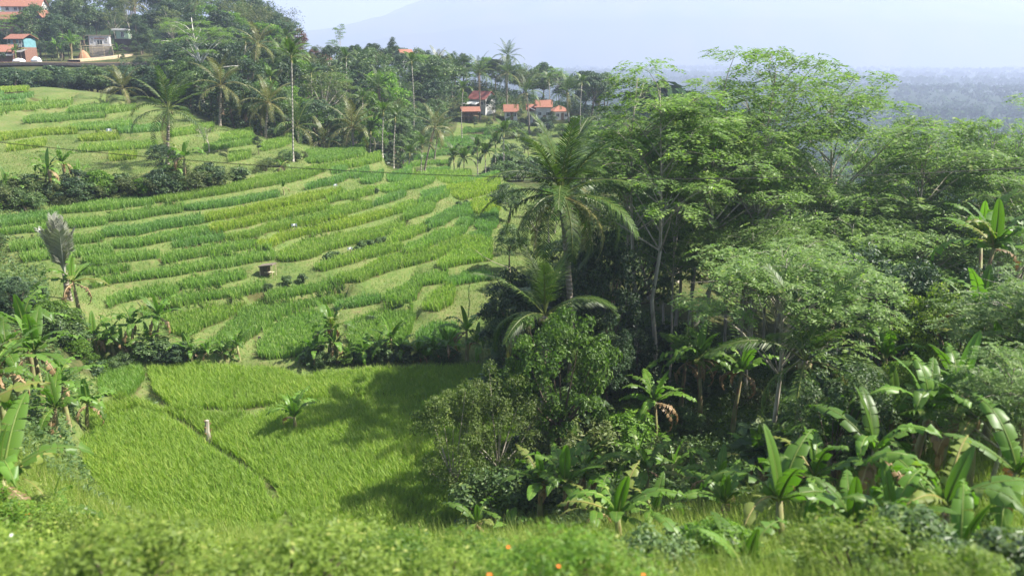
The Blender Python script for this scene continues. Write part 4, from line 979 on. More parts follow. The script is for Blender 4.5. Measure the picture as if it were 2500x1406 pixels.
# railway shelf, sandy ramp, soil mound, sheets
def ribbon(name, pts, w, mat, label, lift=.05, kind='structure'):
    pts = np.array(pts, float); n = 40; t = np.linspace(0, 1, len(pts)); u = np.linspace(0, 1, n)
    P = np.stack([np.interp(u, t, pts[:, i]) for i in range(2)], -1); d = unit(np.gradient(P, axis=0)); nn = np.stack([-d[:, 1], d[:, 0]], -1)
    A = P + nn * w / 2; B = P - nn * w / 2
    z = np.maximum(H(A[:, 0], A[:, 1]), H(B[:, 0], B[:, 1])) + lift
    V = np.concatenate([np.column_stack([A, z]), np.column_stack([B, z]), np.column_stack([A, z - .5]), np.column_stack([B, z - .5])])
    i = np.arange(n - 1)
    q = np.concatenate([np.stack([i, i + 1, i + 1 + n, i + n], -1), np.stack([i, i + 2 * n, i + 1 + 2 * n, i + 1], -1), np.stack([i + n, i + n + 1, i + 3 * n + 1, i + 3 * n], -1)])
    return tag(obj(name, mesh_np(name, V, [q]), M[mat]), label, kind=kind), P, z
def gxy(px, py, Y): p = at(px, py, Y); return p[:2]
rail_pts = [gxy(-400, 154, 178), gxy(0, 154, 186), gxy(160, 154, 190), gxy(300, 154, 196), gxy(520, 154, 212)]
_, RP, RZ = ribbon('railway_bed', rail_pts, 3.2, 'stone', 'dark ballast shelf of the railway curving round the valley', .25)
trk = root('railway_track', (RP[20][0], RP[20][1], RZ[20]), 0, 1, 'rusty railway track on the ballast shelf below the teal house', 'railway track')
for off in (-.55, .55):
    mb = MB(); mb.tube(np.column_stack([RP - RP[20] + [0, off], RZ - RZ[20] + .16]), .07, 4, cap=False); obj('rail', mb.mesh('rail'), M['steel'], trk)
ribbon('ramp_track', [gxy(180, 150, 196), gxy(230, 143, 206), gxy(275, 130, 215), gxy(312, 120, 222)], 3.0, 'sand', 'sandy ramp climbing to the unfinished house', .5)
p = at(205, 142, 214)
g_ = np.random.default_rng(3); th = np.linspace(0, 6.283, 15)[:-1]
V = [(0, 0, 3.6)] + [(1.1 * math.cos(a) * g_.uniform(.8, 1.2), 1.1 * math.sin(a) * g_.uniform(.8, 1.2), 2.3) for a in th] + [(3.0 * math.cos(a) * g_.uniform(.85, 1.15), 2.4 * math.sin(a) * g_.uniform(.85, 1.15), -1.2) for a in th]
T = [(0, 1 + i, 1 + (i + 1) % 14) for i in range(14)]; Qs = [(1 + i, 15 + i, 15 + (i + 1) % 14, 1 + (i + 1) % 14) for i in range(14)]
mb = MB(); mb.add(V, Qs, T)
tag(obj('soil_mound', mb.mesh('soil_mound', True), M['dirt'], None, (p[0], p[1], p[2] - .2), None, (.75, .75, .62)), 'heap of red soil beside the unfinished house', 'soil heap')
p = at(202, 146, 205)
q = root('utility_post', (p[0], p[1], Hs(p[0], p[1])), 0, 1, 'thin pale post standing in front of the red soil heap', 'post')
mb = MB(); mb.tube([(0, 0, -.5), (0, 0, 4.2)], [.10, .07], 6); obj('shaft', mb.mesh('shaft'), M['bamboo'], q)
mb = MB(); mb.box((0, 0, 3.9), (.9, .1, .1)); obj('crossarm', mb.mesh('crossarm'), M['wood'], q)
def heap(name, px, py, Y, w, hh, mat, label, cat, group=None, seed=0):
    p = at(px, py, Y); g = np.random.default_rng(seed); V = []; n, m_ = 12, 5
    for j in range(m_):
        f = j / (m_ - 1)
        for i in range(n):
            a = i * 2 * math.pi / n; r_ = w / 2 * math.cos(f * math.pi / 2 * .93) * g.uniform(.82, 1.15); V.append((r_ * math.cos(a), r_ * .7 * math.sin(a), hh * math.sin(f * math.pi / 2) * g.uniform(.85, 1.1) - .1))
    Qs = [(j * n + i, j * n + (i + 1) % n, (j + 1) * n + (i + 1) % n, (j + 1) * n + i) for j in range(m_ - 1) for i in range(n)]
    V.append((0, 0, hh)); T = [((m_ - 1) * n + i, (m_ - 1) * n + (i + 1) % n, len(V) - 1) for i in range(n)]
    mb = MB(); mb.add(V, Qs, T)
    return tag(obj(name, mb.mesh(name), M[mat], None, (p[0], p[1], max(Hs(p[0], p[1]), p[2] - .2))), label, cat, group)
heap('plastic_sheet', 46, 151, 194, 3.2, .9, 'plastic', 'crumpled white plastic sheet heap beside the railway, the longer one', 'plastic sheet', None, 1)
heap('plastic_sheet', 89, 151, 195, 2.4, 1.2, 'plastic', 'rounded white plastic covered heap by the railway below the lean-to roof', 'plastic sheet', None, 2)

# ------------------------------------------------------------------ small things in the fields
p = hit(655, 672)
h = root('field_shelter', (p[0], p[1], Hs(p[0], p[1])), R(-12), .8, 'tiny thatched field shelter on thin poles among the rice terraces', 'shelter')
mb = MB(); mb.box((0, 0, 1.12), (1.6, 1.0, .10), 0, .5, ('Y', R(-9))); obj('thatch_roof', mb.mesh('thatch_roof'), M['thatch'], h)
for x, y in ((-.68, -.4), (-.68, .4), (.68, -.4), (.68, .4)):
    mb = MB(); mb.tube([(x, y, -.3), (x, y, 1.05 + x * .16)], .035, 5); obj('pole', mb.mesh('pole'), M['bamboo'], h)
mb = MB(); mb.box((-.35, .1, .5), (.8, .75, 1.0)); obj('back_screen', mb.mesh('back_screen'), M['bark_dark'], h)
mb = MB(); mb.box((.2, -.1, .4), (.9, .5, .06)); obj('bench', mb.mesh('bench'), M['bamboo'], h)
p = hit(510, 1082)
h = root('dead_stump', (p[0], p[1], Hs(p[0], p[1])), .3, 1, 'knobbly dead palm stump standing in the broad flat paddy', 'stump')
mb = MB(); mb.tube([(0, 0, -.2), (.03, 0, .3), (-.03, 0, .65), (.02, 0, 1.0), (.05, 0, 1.25)], [.17, .13, .15, .12, .10], 8); obj('trunk', mb.mesh('trunk'), M['bark'], h)
for i in range(8):
    a = i * 2.1; mb = MB(); mb.tube([(0, 0, 0), (.13 * math.cos(a), .13 * math.sin(a), .12)], [.05, .02], 5); obj('frond_stub', mb.mesh('frond_stub'), M['dry'], h, (.1 * math.cos(a), .1 * math.sin(a), .25 + i * .12))
def flag(px, py, label, s=.5, seed=0):
    p = hit(px, py + 14); z = Hs(p[0], p[1])
    h = root('scarecrow_sheet', (p[0], p[1], z), seed, 1, label, 'scarecrow')
    mb = MB(); mb.tube([(0, 0, -.2), (.02, 0, .95)], .022, 5); obj('stick', mb.mesh('stick'), M['bamboo'], h)
    mb = MB(); u = np.linspace(-1, 1, 6); V = [(a * s * .5, .06 * math.sin(a * 4), .92 + b * s * .4 - .1 * a * a * (1 - b)) for b in (0, 1) for a in u] 
    mb.add(V + [(x_, y_ + .015, z_) for x_, y_, z_ in V], [(i, i + 1, i + 7, i + 6) for i in range(5)] + [(i + 12, i + 18, i + 19, i + 13) for i in range(5)]); obj('sheet', mb.mesh('sheet'), M['plastic'], h)
flag(720, 561, 'white plastic bird scarer on a stick among the ripening terrace rice', .5, .2)
flag(268, 322, 'white plastic bird scarer on a stick in the upper field', .7, .1)
flag(856, 620, 'small white strip on a stick beside the leafy vegetable row', .42, .4)
flag(820, 462, 'small white strip on a stick near the terrace crest', .4, .5)
p0 = at(1128, 578, 80); p1 = at(1245, 655, 58)
h = root('bamboo_pole', (p1[0], p1[1], p1[2]), 0, 1, 'long thin bamboo pole leaning from the trees over the terraces', 'pole')
d_ = p0 - p1
mb = MB(); tt = np.linspace(0, 1, 8); mb.tube(np.stack([d_[0] * tt, d_[1] * tt, d_[2] * tt - .5 * np.sin(tt * math.pi)], -1), np.linspace(.035, .012, 8), 5); obj('culm', mb.mesh('culm'), M['bamboo'], h)
mb = MB(); mb.tube([(0, 0, 0), (0, 0, Hs(p1[0], p1[1]) - p1[2] - .3)], .05, 5); obj('prop', mb.mesh('prop'), M['bamboo'], h)
p = hit(634, 838)
h = root('field_post', (p[0], p[1], Hs(p[0], p[1])), 0, 1, 'short dark post with a rag on the bare bund of the lowest terrace', 'post')
mb = MB(); mb.tube([(0, 0, -.2), (.03, 0, .62)], .045, 5); obj('stake', mb.mesh('stake'), M['wood'], h); mb = MB(); mb.box((.02, 0, .5), (.2, .1, .18), .4); obj('rag', mb.mesh('rag'), M['stone'], h)

# overhead cable between two poles beyond the frame
def cable_z(x): return .00273 * x * x - .025 * x - 3.72
CYD = 25.0
cb = root('overhead_cable', (0, CYD, cable_z(0)), 0, 1, 'thin black cable sagging across the whole valley', 'cable')
xs_ = np.linspace(-26, 35, 60); mb = MB(); mb.tube(np.stack([xs_, 0 * xs_, cable_z(xs_) - cable_z(0)], -1), .012, 5); obj('wire', mb.mesh('wire'), M['black_cable'], cb)
for x, lab in ((-26, 'grey cable pole standing on the banana bank'), (35, 'grey cable pole standing on the wooded slope')):
    z = Hs(x, CYD); h = root('cable_pole', (x, CYD, z), 0, 1, lab, 'pole')
    mb = MB(); mb.tube([(0, 0, -.5), (0, 0, cable_z(x) - z + .5)], [.15, .10], 8); obj('shaft', mb.mesh('shaft'), M['concrete'], h)
    mb = MB(); mb.box((0, 0, cable_z(x) - z), (.25, .14, .1)); obj('bracket', mb.mesh('bracket'), M['steel'], h)

# ------------------------------------------------------------------ named plants, placed from the photograph
palm(1370, 43, 480, 'tall coconut palm with shaggy crown standing above the dark thicket', None, 'g', 30, 1.1, .4, 1388, fr=.2, seed=3)
palm(1330, 40, 770, 'young coconut palm with upright dark fronds below the tall palm', None, 'g', 14, 1.0, 0, fr=.2, seed=5, dry=0)
palm(1965, 28, 880, 'young coconut palm with one long arching frond in the right thicket'.replace('right ', ''), None, 'g', 10, .85, 0, fr=.16, seed=8, dry=0)
palm(412, 88, 268, 'lone coconut palm on the scrub ridge beside the upper field', None, 'far_g', 18, 1.15, .2, 408, seed=2)
palm(540, 119, 210, 'coconut palm with wind-swept yellowing crown at the grove edge', None, 'far_y', 15, 1.1, 0, 537, seed=4)
palm(655, 117, 252, 'coconut palm with drooping yellow fronds at the grove edge', None, 'far_y', 15, 1.05, 0, 648, seed=6)
palm(860, 118, 312, 'bushy short coconut palm with orange tinged fronds by the terrace crest', None, 'far_y', 18, 1.15, 0, seed=7)
palm(725, 117, 308, 'short palm with wide spreading fronds beside the tall pale areca trunk', None, 'far_g', 14, 1.15, 0, seed=9)
palm(790, 119, 345, 'stubby palm with fan of pale fronds rising from the crest', None, 'far_y', 12, .9, 0, seed=11)
palm(1062, 130, 312, 'leaning coconut palm with hanging pale fronds in the lower valley', None, 'far_y', 13, .95, 0, 1036, seed=12, fr=.15)
palm(1072, 141, 318, 'second palm with curved foot behind the leaning coconut palm', None, 'far_g', 11, .9, 0, 1060, seed=13, fr=.15)
palm(300, 134, 218, 'coconut palm with low drooping fronds at the upper field corner', None, 'far_y', 14, 1.1, 0, 320, seed=14)
GP = 'coconut palms in the village grove'
for i, (px, Y, py) in enumerate(((600, 128, 262), (925, 150, 215), (1170, 186, 178), (1240, 192, 180), (1285, 176, 228), (1068, 198, 160), (1385, 178, 226), (690, 150, 160), (780, 165, 185), (470, 150, 215), (630, 150, 110), (990, 170, 245),
        (1110, 200, 170), (1240, 205, 138), (880, 185, 160), (330, 235, 12), (420, 245, 20), (480, 230, 8), (600, 235, 40), (560, 140, 240))):
    palm(px, Y, py, 'coconut palm rising out of the dense grove around the village', GP, 'far_g' if i % 5 else 'far_y', 16, 1.1, rnd.uniform(-1, 1), px + rnd.uniform(-12, 12), seed=20 + i)
AR = 'slender areca palms in the grove'
palm(712, 99, 152, 'very tall pale areca palm on the terrace crest', None, 'areca', 9, 1.25, .1, 716, fr=.08, name='areca_palm', seed=1)
for i, (px, Y, py) in enumerate(((936, 117, 285), (965, 119, 300), (845, 160, 150), (700, 160, 100), (1005, 150, 160), (600, 170, 110), (1340, 185, 200), (760, 150, 190), (905, 118, 330), (885, 140, 250), (1130, 165, 225), (660, 135, 200), (1420, 170, 210))):
    palm(px, Y, py, 'slender areca palm with pale thin trunk in the grove', AR, 'areca', 8, 1.15, rnd.uniform(-.5, .5), px + rnd.uniform(-4, 4), fr=.09, name='areca_palm', seed=40 + i)
AV = 'young palms on the valley terraces'
for i, (px, Y, py) in enumerate(((1000, 122, 385), (1030, 128, 365), (1108, 121, 395), (1133, 120, 398), (1185, 122, 385), (1230, 118, 335), (1210, 124, 360), (1165, 126, 372))):
    palm(px, Y, py, 'small dark young palm on the lower valley terraces', AV, 'areca', 9, 1.2, 0, px + rnd.uniform(-3, 3), fr=.09, name='young_palm', seed=60 + i)
palm(158, 53, 668, 'silver-grey feather palm with upright shaggy fronds on the left bank'.replace(' on the left bank', ' above the banana bank'), None, 'grey', 11, .98, 0, fr=.22, name='feather_palm', seed=3, az0=15)

BNR = 'banana plants along the foot of the terraces'
for i, (px, py, s, t) in enumerate(((200, 800, 1.2, 2.6), (235, 830, 1.0, 2.0), (275, 842, 1.0, 1.9), (325, 868, 1.05, 2.2), (385, 862, 1.1, 2.3), (300, 850, .9, 1.4), (365, 866, .8, 1.2))):
    banana(px, 0, py, 'banana plant in the tangled row along the foot of the terraces', BNR, s, 9, t, i, 3)
banana(455, 0, 866, 'small pale banana plant at the end of the tangled banana row', None, .8, 7, .9, 3, 2)
banana(585, 0, 884, 'upright banana plant with dark leaves on the bund above the flat paddy', None, .85, 7, 1.3, 4, 1, 1)
banana(572, 0, 880, 'small banana sucker beside the upright dark-leaved banana plant', None, .5, 5, .5, 6, 0)
banana(805, 0, 884, 'ragged banana clump plant with torn leaves and a dark shadow on the bund', None, 1.15, 11, 2.0, 5, 4)
banana(825, 0, 888, 'leaning banana plant behind the ragged torn-leaved one', None, .95, 8, 1.5, 9, 3)
banana(955, 0, 880, 'banana plant with broad yellow-green leaves and brown hanging leaf on the bund', None, 1.0, 9, 1.5, 7, 2)
banana(925, 0, 878, 'dusty green banana plant beside the broad-leaved one', None, .85, 8, 1.1, 8, 2)
banana(1140, 0, 880, 'bright banana plant with arching leaf at the thicket edge', None, 1.1, 8, 1.9, 10, 2)
banana(722, 0, 1056, 'small banana plant with upright narrow leaves standing in the flat paddy', None, .95, 10, 1.05, 11, 1, 1)
banana(694, 0, 478, 'bare topped banana plant with clipped leaves on the terrace edge', None, .55, 6, 1.6, 12, 1, 1)
for i, (px, py, s_, t_) in enumerate(((470, 884, .8, .9), (510, 886, .6, .7), (545, 886, .6, .6), (770, 890, .8, 1.2), (850, 888, .7, 1.0), (890, 886, .8, 1.0), (985, 882, .8, 1.1), (1020, 880, .7, .9), (1060, 880, .8, 1.0), (1100, 880, .9, 1.3), (1165, 885, .9, 1.5))):
    banana(px, 0, py, 'light green banana plant in the broken row above the flat paddy', 'banana plants in the row above the flat paddy', s_, 8, t_, 160 + i, 2)
BU = 'banana plants in the scrub strip above the terraces'
for i, (px, py, s, t) in enumerate(((130, 492, 1.1, 2.7), (165, 470, 1.1, 2.6), (115, 485, 1.0, 2.0), (25, 490, .9, 1.8), (60, 490, .8, 1.3), (195, 462, .9, 1.6), (455, 470, 1.2, 3.0), (430, 470, 1.0, 2.2), (60, 515, .6, .8), (690, 420, .7, 1.2), (585, 425, .5, .6))):
    banana(px, 0, py, 'tattered banana plant in the scrub strip between terraces and upper field', BU, s, 8, t, 30 + i, 3)
BLF = 'banana clump beside the flat paddy'
for i, (px, Y, s, t) in enumerate(((60, 33, 1.2, 2.4), (110, 35, 1.2, 2.6), (165, 38, 1.1, 2.2), (20, 30, 1.2, 2.2), (215, 40, 1.0, 1.7), (90, 39, 1.2, 3.0), (140, 33, 1.0, 1.3))):
    banana(px, Y, None, 'large drooping banana plant in the clump beside the flat paddy', BLF, s, 10, t, 50 + i, 2)
banana(40, 19, None, 'big banana plant with broad pale leaves on the near embankment', None, 1.15, 9, 1.5, 71, 1)
banana(-40, 21, None, 'tall banana plant at the corner of the near embankment', None, 1.2, 9, 2.2, 72, 1)
banana(140, 21, None, 'low banana sucker with one brown leaf on the near embankment', None, .8, 6, .5, 73, 1)
BR = 'banana plants inside the dark thicket'
banana(1318, 29.5, None, 'banana plant with glossy spread leaves and reddish stem at the thicket foot', None, 1.1, 10, 1.8, 81, 2)
banana(1385, 29, None, 'banana plant with hanging torn leaves beside the glossy one', None, 1.1, 10, 1.7, 82, 3)
banana(1430, 30.5, None, 'banana plant with pale fishbone leaf behind the glossy pair', None, 1.1, 8, 1.9, 83, 2)
banana(1160, 28.5, None, 'withered banana plant with yellow hanging leaves under the fine-leaved bush', None, .75, 6, 1.1, 84, 4)
banana(1240, 28, None, 'small green banana sucker between withered and glossy banana plants', None, .65, 7, .5, 85, 0)
banana(1720, 42, None, 'banana plant with an orange-brown dying leaf under the tall slim trees', None, 1.3, 11, None, 86, 5, py_top=880)
banana(1800, 41, None, 'banana plant with skirt of brown dry leaves under the slim trees', None, 1.2, 10, None, 87, 6, py_top=900)
banana(1600, 40, None, 'lit banana plant with pale hanging leaves between the slim trunks', None, 1.2, 10, 2.4, 104, 3)
banana(1660, 44, None, 'banana plant rising behind the orange dying leaf', None, 1.3, 10, 3.0, 105, 3)
banana(1560, 36, None, 'low broad-leaved banana plant in deep shade of the thicket', None, 1.1, 8, 1.0, 88, 0)
banana(1640, 34, None, 'dark banana plant leaning out of the thicket shade', None, 1.0, 7, 1.1, 89, 0)
banana(1880, 31, None, 'banana plant with lit upright leaf and brown stem on the grassy slope', None, 1.0, 7, 1.7, 90, 2)
banana(2000, 29, None, 'banana plant with drooping pale leaf beside a black hollow', None, 1.1, 7, 1.6, 91, 1)
banana(1510, 22, None, 'banana plant with long low leaf on the sunny near slope', None, 1.1, 9, 1.1, 92, 0)
banana(1680, 15.5, None, 'bright young banana plant low on the near slope', None, .75, 7, .5, 93, 0)
banana(1900, 18, None, 'banana plant with two huge pale blue-green leaves on the near slope', None, 1.2, 8, 1.2, 94, 0)
banana(2120, 20, None, 'banana plant with pale ribbed stem on the near slope', None, 1.1, 8, 1.9, 95, 2)
banana(2215, 22, None, 'banana plant with one tall vertical leaf catching the sun', None, 1.2, 8, 2.4, 96, 1, 1)
banana(2300, 15, None, 'near banana plant with broad drooping leaves above the embankment weeds', None, 1.0, 9, 1.3, 97, 1)
banana(2430, 17, None, 'near banana plant with arched leaves at the end of the embankment', None, 1.1, 8, 1.6, 98, 2)
banana(2395, 36, None, 'very tall vine-wrapped banana plant with star of pale leaves', None, 1.35, 13, None, 99, 1, py_top=590)
banana(2450, 37, None, 'tall banana plant beside the vine-wrapped one', None, 1.25, 10, None, 100, 1, py_top=580)
banana(2385, 30, None, 'banana plant with a bright translucent upright leaf', None, 1.2, 7, None, 101, 1, 1, py_top=760)
banana(2190, 30, None, 'young banana plant with yellow-green leaves among feathery trees', None, .9, 7, None, 102, 0, 1, py_top=870)
banana(2380, 27, None, 'banana plant with thin arched leaf above the feathery crown', None, .9, 6, None, 103, 1, py_top=900)

for i, (px, Y, s_, t_, lab) in enumerate(((1600, 25, .8, .8, 'small banana plant on the grassy slope below the dark hollow'), (1460, 26, .9, 1.2, 'banana plant with ragged leaves between low leaf and glossy pair'), (1760, 24, .9, .9, 'banana plant rising from long grass on the near slope'),
        (1820, 14, .7, .5, 'low banana sucker in the near weeds'), (1980, 20, 1.0, 1.6, 'banana plant with thin stem beside the pale-leaved one'), (2060, 16, .9, 1.0, 'banana plant with dark drooping leaves in the near weeds'), (2170, 15, .8, 1.3, 'banana plant with split leaves beside the ribbed stem'),
        (2360, 21, 1.1, 2.2, 'banana plant under the near feathery sprays'), (2480, 25, 1.1, 2.6, 'banana plant half hidden by the near feathery tree'), (2250, 27, 1.0, 1.8, 'banana plant in shade below the dark vine-hung tree'), (2100, 28, 1.0, 1.9, 'shaded banana plant behind the ribbed stem'), (1700, 29, .9, 1.0, 'shaded banana plant at the mouth of the dark hollow'),
        (1930, 24, .9, .9, 'banana plant at the foot of the umbrella-crowned tree'), (2330, 13, .8, .7, 'low near banana plant with yellowing leaf'))):
    banana(px, Y, None, lab, None, s_, 8, t_, 140 + i, 1 + i % 3)
for i, (px, Y, s_, t_, lab) in enumerate(((1580, 31, 1.0, 1.8, 'sunlit banana plant above the dark hollow'), (1850, 29, 1.0, 1.6, 'banana plant with pale torn leaves beside the umbrella-crowned trunk'), (2010, 25, 1.1, 2.0, 'banana plant with tall fan of leaves on the spur'), (2080, 30, 1.1, 2.3, 'banana plant behind the tall fan of leaves'),
        (2160, 25, 1.1, 2.2, 'banana plant with bowed leaves below the lime green tree'), (2290, 24, 1.2, 2.6, 'banana plant with huge bowed leaf on the spur'), (2400, 26, 1.2, 2.8, 'banana plant between the lime green trees'), (2480, 22, 1.1, 2.2, 'banana plant at the end of the spur'), (1750, 27, .9, 1.2, 'banana plant on the lip of the grassy spur'), (1960, 33, 1.1, 2.4, 'banana plant under the umbrella crown'))):
    banana(px, Y, None, lab, None, s_, 9, t_, 180 + i, 1 + i % 3)
SG = 'tall feathery trees of the slope wood'
sl_t = 'slim tall tree with pale straight trunk and feathery tiered crown'
tree_px('sengon_a', 1612, 47, 120, sl_t + ' nearest the tall coconut palm'.replace('nearest', 'beside'), 'tree', SG, 'feathery_tree', 1.0)
tree_px('sengon_b', 1582, 50, 100, 'thin feathery tree with bare lower trunk behind the straight-trunked one', 'tree', SG, 'feathery_tree', 2.0, .9)
tree_px('sengon_a', 1745, 52, 92, 'feathery tree with highest airy crown of the slope wood', 'tree', SG, 'feathery_tree', 3.0)
tree_px('sengon_c', 1870, 55, 84, 'feathery tree with dark pointed top beside the highest airy crown', 'tree', SG, 'feathery_tree', .5, .8)
tree_px('sengon_c', 2010, 60, 140, 'feathery tree with forked limbs and wide domed crown', 'tree', SG, 'feathery_tree', 4.0, 1.0)
tree_px('sengon_b', 2285, 56, 215, 'slim feathery tree with thin dark straight trunk standing apart', 'tree', SG, 'feathery_tree', 1.7, .9)
tree_px('sengon_a', 2455, 60, 205, 'feathery tree with forked trunk behind the tall banana plants', 'tree', SG, 'feathery_tree', 2.7, .9)
tree_px('sengon_low', 1925, 31, 560, 'umbrella-crowned feathery tree with slim trunk on the grassy slope', 'tree', SG, 'feathery_tree', .3, .85)
tree_px('sengon_near', 2450, 21, 830, 'near feathery tree with pale green sprays on the embankment', 'tree', SG, 'feathery_tree', 1.1, .8)
tree_px('sengon_near', 2560, 26, 600, 'feathery tree with yellow-green sprays beyond the near banana plants', 'tree', SG, 'feathery_tree', 2.1, 1.0)
for i, (px, Y, py) in enumerate(((1655, 49, 330), (1700, 54, 240), (1795, 58, 210), (1550, 54, 260), (1640, 60, 170), (1900, 64, 180), (2110, 66, 240), (2190, 70, 260), (2380, 72, 250), (2240, 62, 230), (2330, 64, 240), (2420, 58, 215), (2500, 66, 205), (2560, 60, 220), (2150, 80, 230))):
    tree_px('sengon_b', px, Y, py, 'slender pole-trunked tree', 'tree', 'slender pole-trunked trees of the slope wood', 'slender_tree', None, .62)
SM = 'smaller feathery trees filling the slope wood'
for i, (px, Y, py, k) in enumerate(((1700, 62, 330, 'sengon_c'), (1830, 58, 340, 'sengon_low'), (1930, 66, 350, 'sengon_a'), (2090, 56, 430, 'sengon_c'), (1660, 60, 430, 'sengon_low'), (2170, 62, 380, 'sengon_b'), (2350, 66, 330, 'sengon_c'), (2230, 54, 470, 'sengon_low'),
        (2050, 50, 500, 'sengon_low'), (1790, 56, 480, 'sengon_b'), (1540, 66, 300, 'sengon_b'), (2480, 52, 400, 'sengon_c'), (2170, 42, 640, 'sengon_low'), (1850, 47, 520, 'sengon_low'))):
    tree_px(k, px, Y, py, 'feathery tiered tree filling the middle of the slope wood', 'tree', SM, 'feathery_tree', None, 1.0)
tree_px('near_dark', 1475, 46, 560, 'dense dark rounded tree behind the young coconut palm', 'tree', None, 'leafy_tree', 1.0, .6)
tree_px('near_dark', 1290, 44, 660, 'dark tree crowding the foot of the tall coconut palm', 'tree', None, 'leafy_tree', 2.0, .9)
tree_px('near_bright', 1360, 36.5, 770, 'bright green leafy tree lit at the thicket front', 'tree', None, 'leafy_tree', .4, .66)
tree_px('near_fine', 1115, 32.5, 945, 'fine-leaved olive bush tree overhanging the shaded paddy', 'tree', None, 'leafy_tree', .9, .62)
tree_px('near_fine', 1215, 34, 900, 'taller fine-leaved bush tree behind the one overhanging the paddy', 'tree', None, 'leafy_tree', 2.9, .62)
for i, (px, Y, py) in enumerate(((1255, 43, 760), (1430, 45, 740), (1490, 44, 800), (1240, 50, 690), (1545, 46, 790), (1420, 52, 640))):
    tree_px('near_dark' if i % 2 == 0 else 'near_mid', px, Y, py, 'dark tangled small tree in the thicket below the tall palm', 'tree', 'tangled small trees of the thicket', 'tangled_tree', None, .75)
tree_px('near_mid', 1560, 56, 520, 'rounded mid-green tree between the slim trunks', 'tree', None, 'leafy_tree', .2)
tree_px('near_dark', 2130, 36, 620, 'dark-leaved tree under the umbrella crown', 'tree', None, 'leafy_tree', 1.2)
tree_px('near_mid', 2060, 24, 900, 'leafy shrub tree with lime tips above the near bananas', 'tree', None, 'leafy_tree', .7, .9)
tree_px('near_dark', 2320, 33, 640, 'dark vine-hung tree below the tall banana plants', 'tree', None, 'leafy_tree', 2.2, .8)
tree_px('near_lime', 2300, 30, 700, 'lime green leafy tree smothered in creepers below the tall bananas', 'tree', None, 'leafy_tree', .2, .8)
tree_px('near_lime', 2480, 31, 690, 'second lime green creeper-hung tree beside the tall bananas', 'tree', None, 'leafy_tree', 1.9, .8)
tree_px('near_lime', 2190, 26, 880, 'low lime green tree above the vertical banana leaf', 'tree', None, 'leafy_tree', 3.1, .8)
tree_px('near_dark', 40, 47, 690, 'dark bushy tree at the foot of the silver feather palm', 'tree', None, 'leafy_tree', 1.1, 1.0)
tree_px('near_mid', 0, 62, 570, 'grey-green tree at the margin of the terraces', 'tree', None, 'leafy_tree', 1.4, .7)
tree_px('white_tree', 482, 141, 18, 'tall spreading tree with white trunk and flat feathery tiers', 'tree', None, 'white_barked_tree', .5, 1.1)
tree_px('bare', 505, 97, 292, 'sparse grey-green bush tree on the upper field edge', 'tree', None, 'sparse_tree', .2, 1.3)
tree_px('round_a', 395, 82, 352, 'dark round tree on the scrub ridge below the lone palm', 'tree', None, 'leafy_tree', .8, 1.1)
tree_px('oval', 630, 100, 335, 'small round-topped tree in the upper field corner', 'tree', None, 'leafy_tree', .8, 1.2)
tree_px('near_mid', 695, 96, 365, 'small bush tree at the foot of the tall areca palm', 'tree', None, 'leafy_tree', .3, 1.2)
tree_px('bamboo', 660, 215, 0, 'feathery bamboo clump on the wooded hilltop', 'bamboo', None, 'bamboo_clump', .3, 1.2)
tree_px('bamboo', 600, 225, -20, 'second bamboo clump leaning over the wooded hilltop', 'bamboo', None, 'bamboo_clump', 2.3, 1.1)
tree_px('sengon_b', 828, 212, 48, 'isolated tall tree with tiered top on the grove skyline', 'tree', None, 'feathery_tree', .3, .62)
tree_px('oval', 962, 212, 96, 'dark columnar tree on the grove skyline above the orange roof', 'tree', None, 'leafy_tree', .3, .6)
tree_px('bare', 1018, 215, 92, 'thin bare tree sticking up from the grove skyline', 'tree', None, 'sparse_tree', .3, .3)
tree_px('russet', 722, 205, 68, 'russet-leaved tree on the hill shoulder', 'tree', None, 'leafy_tree', 1.0, .8)
tree_px('russet', 768, 190, 124, 'russet-leaved tree beside the small red gable house', 'tree', None, 'leafy_tree', 2.0, .8)

# ------------------------------------------------------------------ wooded masses: many individual trees and shrubs
placed = []
def far_enough(x, y, d):
    for a, b in placed:
        if (a - x) ** 2 + (b - y) ** 2 < d * d: return False
    placed.append((x, y)); return True
kind_lab = {'round_a': 'dark round-crowned tree', 'round_b': 'green broad-crowned tree', 'oval': 'dark oval-crowned tree', 'airy': 'pale olive airy tree', 'wide': 'wide spreading green tree', 'light': 'light green leafy tree',
            'sengon_a': 'feathery tiered tree', 'sengon_c': 'feathery flat-topped tree', 'bamboo': 'bamboo clump', 'russet': 'russet tree'}
def scatter(n, pxr, Yf, Yb, kinds, where, dmin, hr, sky, seed, hmin=3.0, avoid=None):
    g = random.Random(seed); cnt = 0
    for _ in range(n * 30):
        if cnt >= n: break
        px = g.uniform(*pxr); y0 = Yf(px) if callable(Yf) else Yf; y1 = Yb(px) if callable(Yb) else Yb
        Y = g.uniform(y0, y1); x, y = place(px, Y)
        if avoid and avoid(px, Y, x): continue
        if not far_enough(x, y, dmin): continue
        k = g.choice(kinds); hh = g.uniform(*hr); z = Hs(x, y)
        cap = ztop(sky(px) + g.uniform(0, 26), Y) - z
        hh = min(hh, cap)
        if hh < hmin: continue
        tree(k, x, y, hh, kind_lab[k] + ' ' + where, 'bamboo' if k == 'bamboo' else 'tree', kind_lab[k] + 's ' + where, {'bamboo': 'bamboo_clump', 'oval': 'oval_tree', 'wide': 'spreading_tree', 'airy': 'airy_tree', 'round_a': 'round_tree'}.get(k, 'feathery_tree' if k.startswith('sen') else 'leafy_tree'), None, g.uniform(.85, 1.25))
        cnt += 1
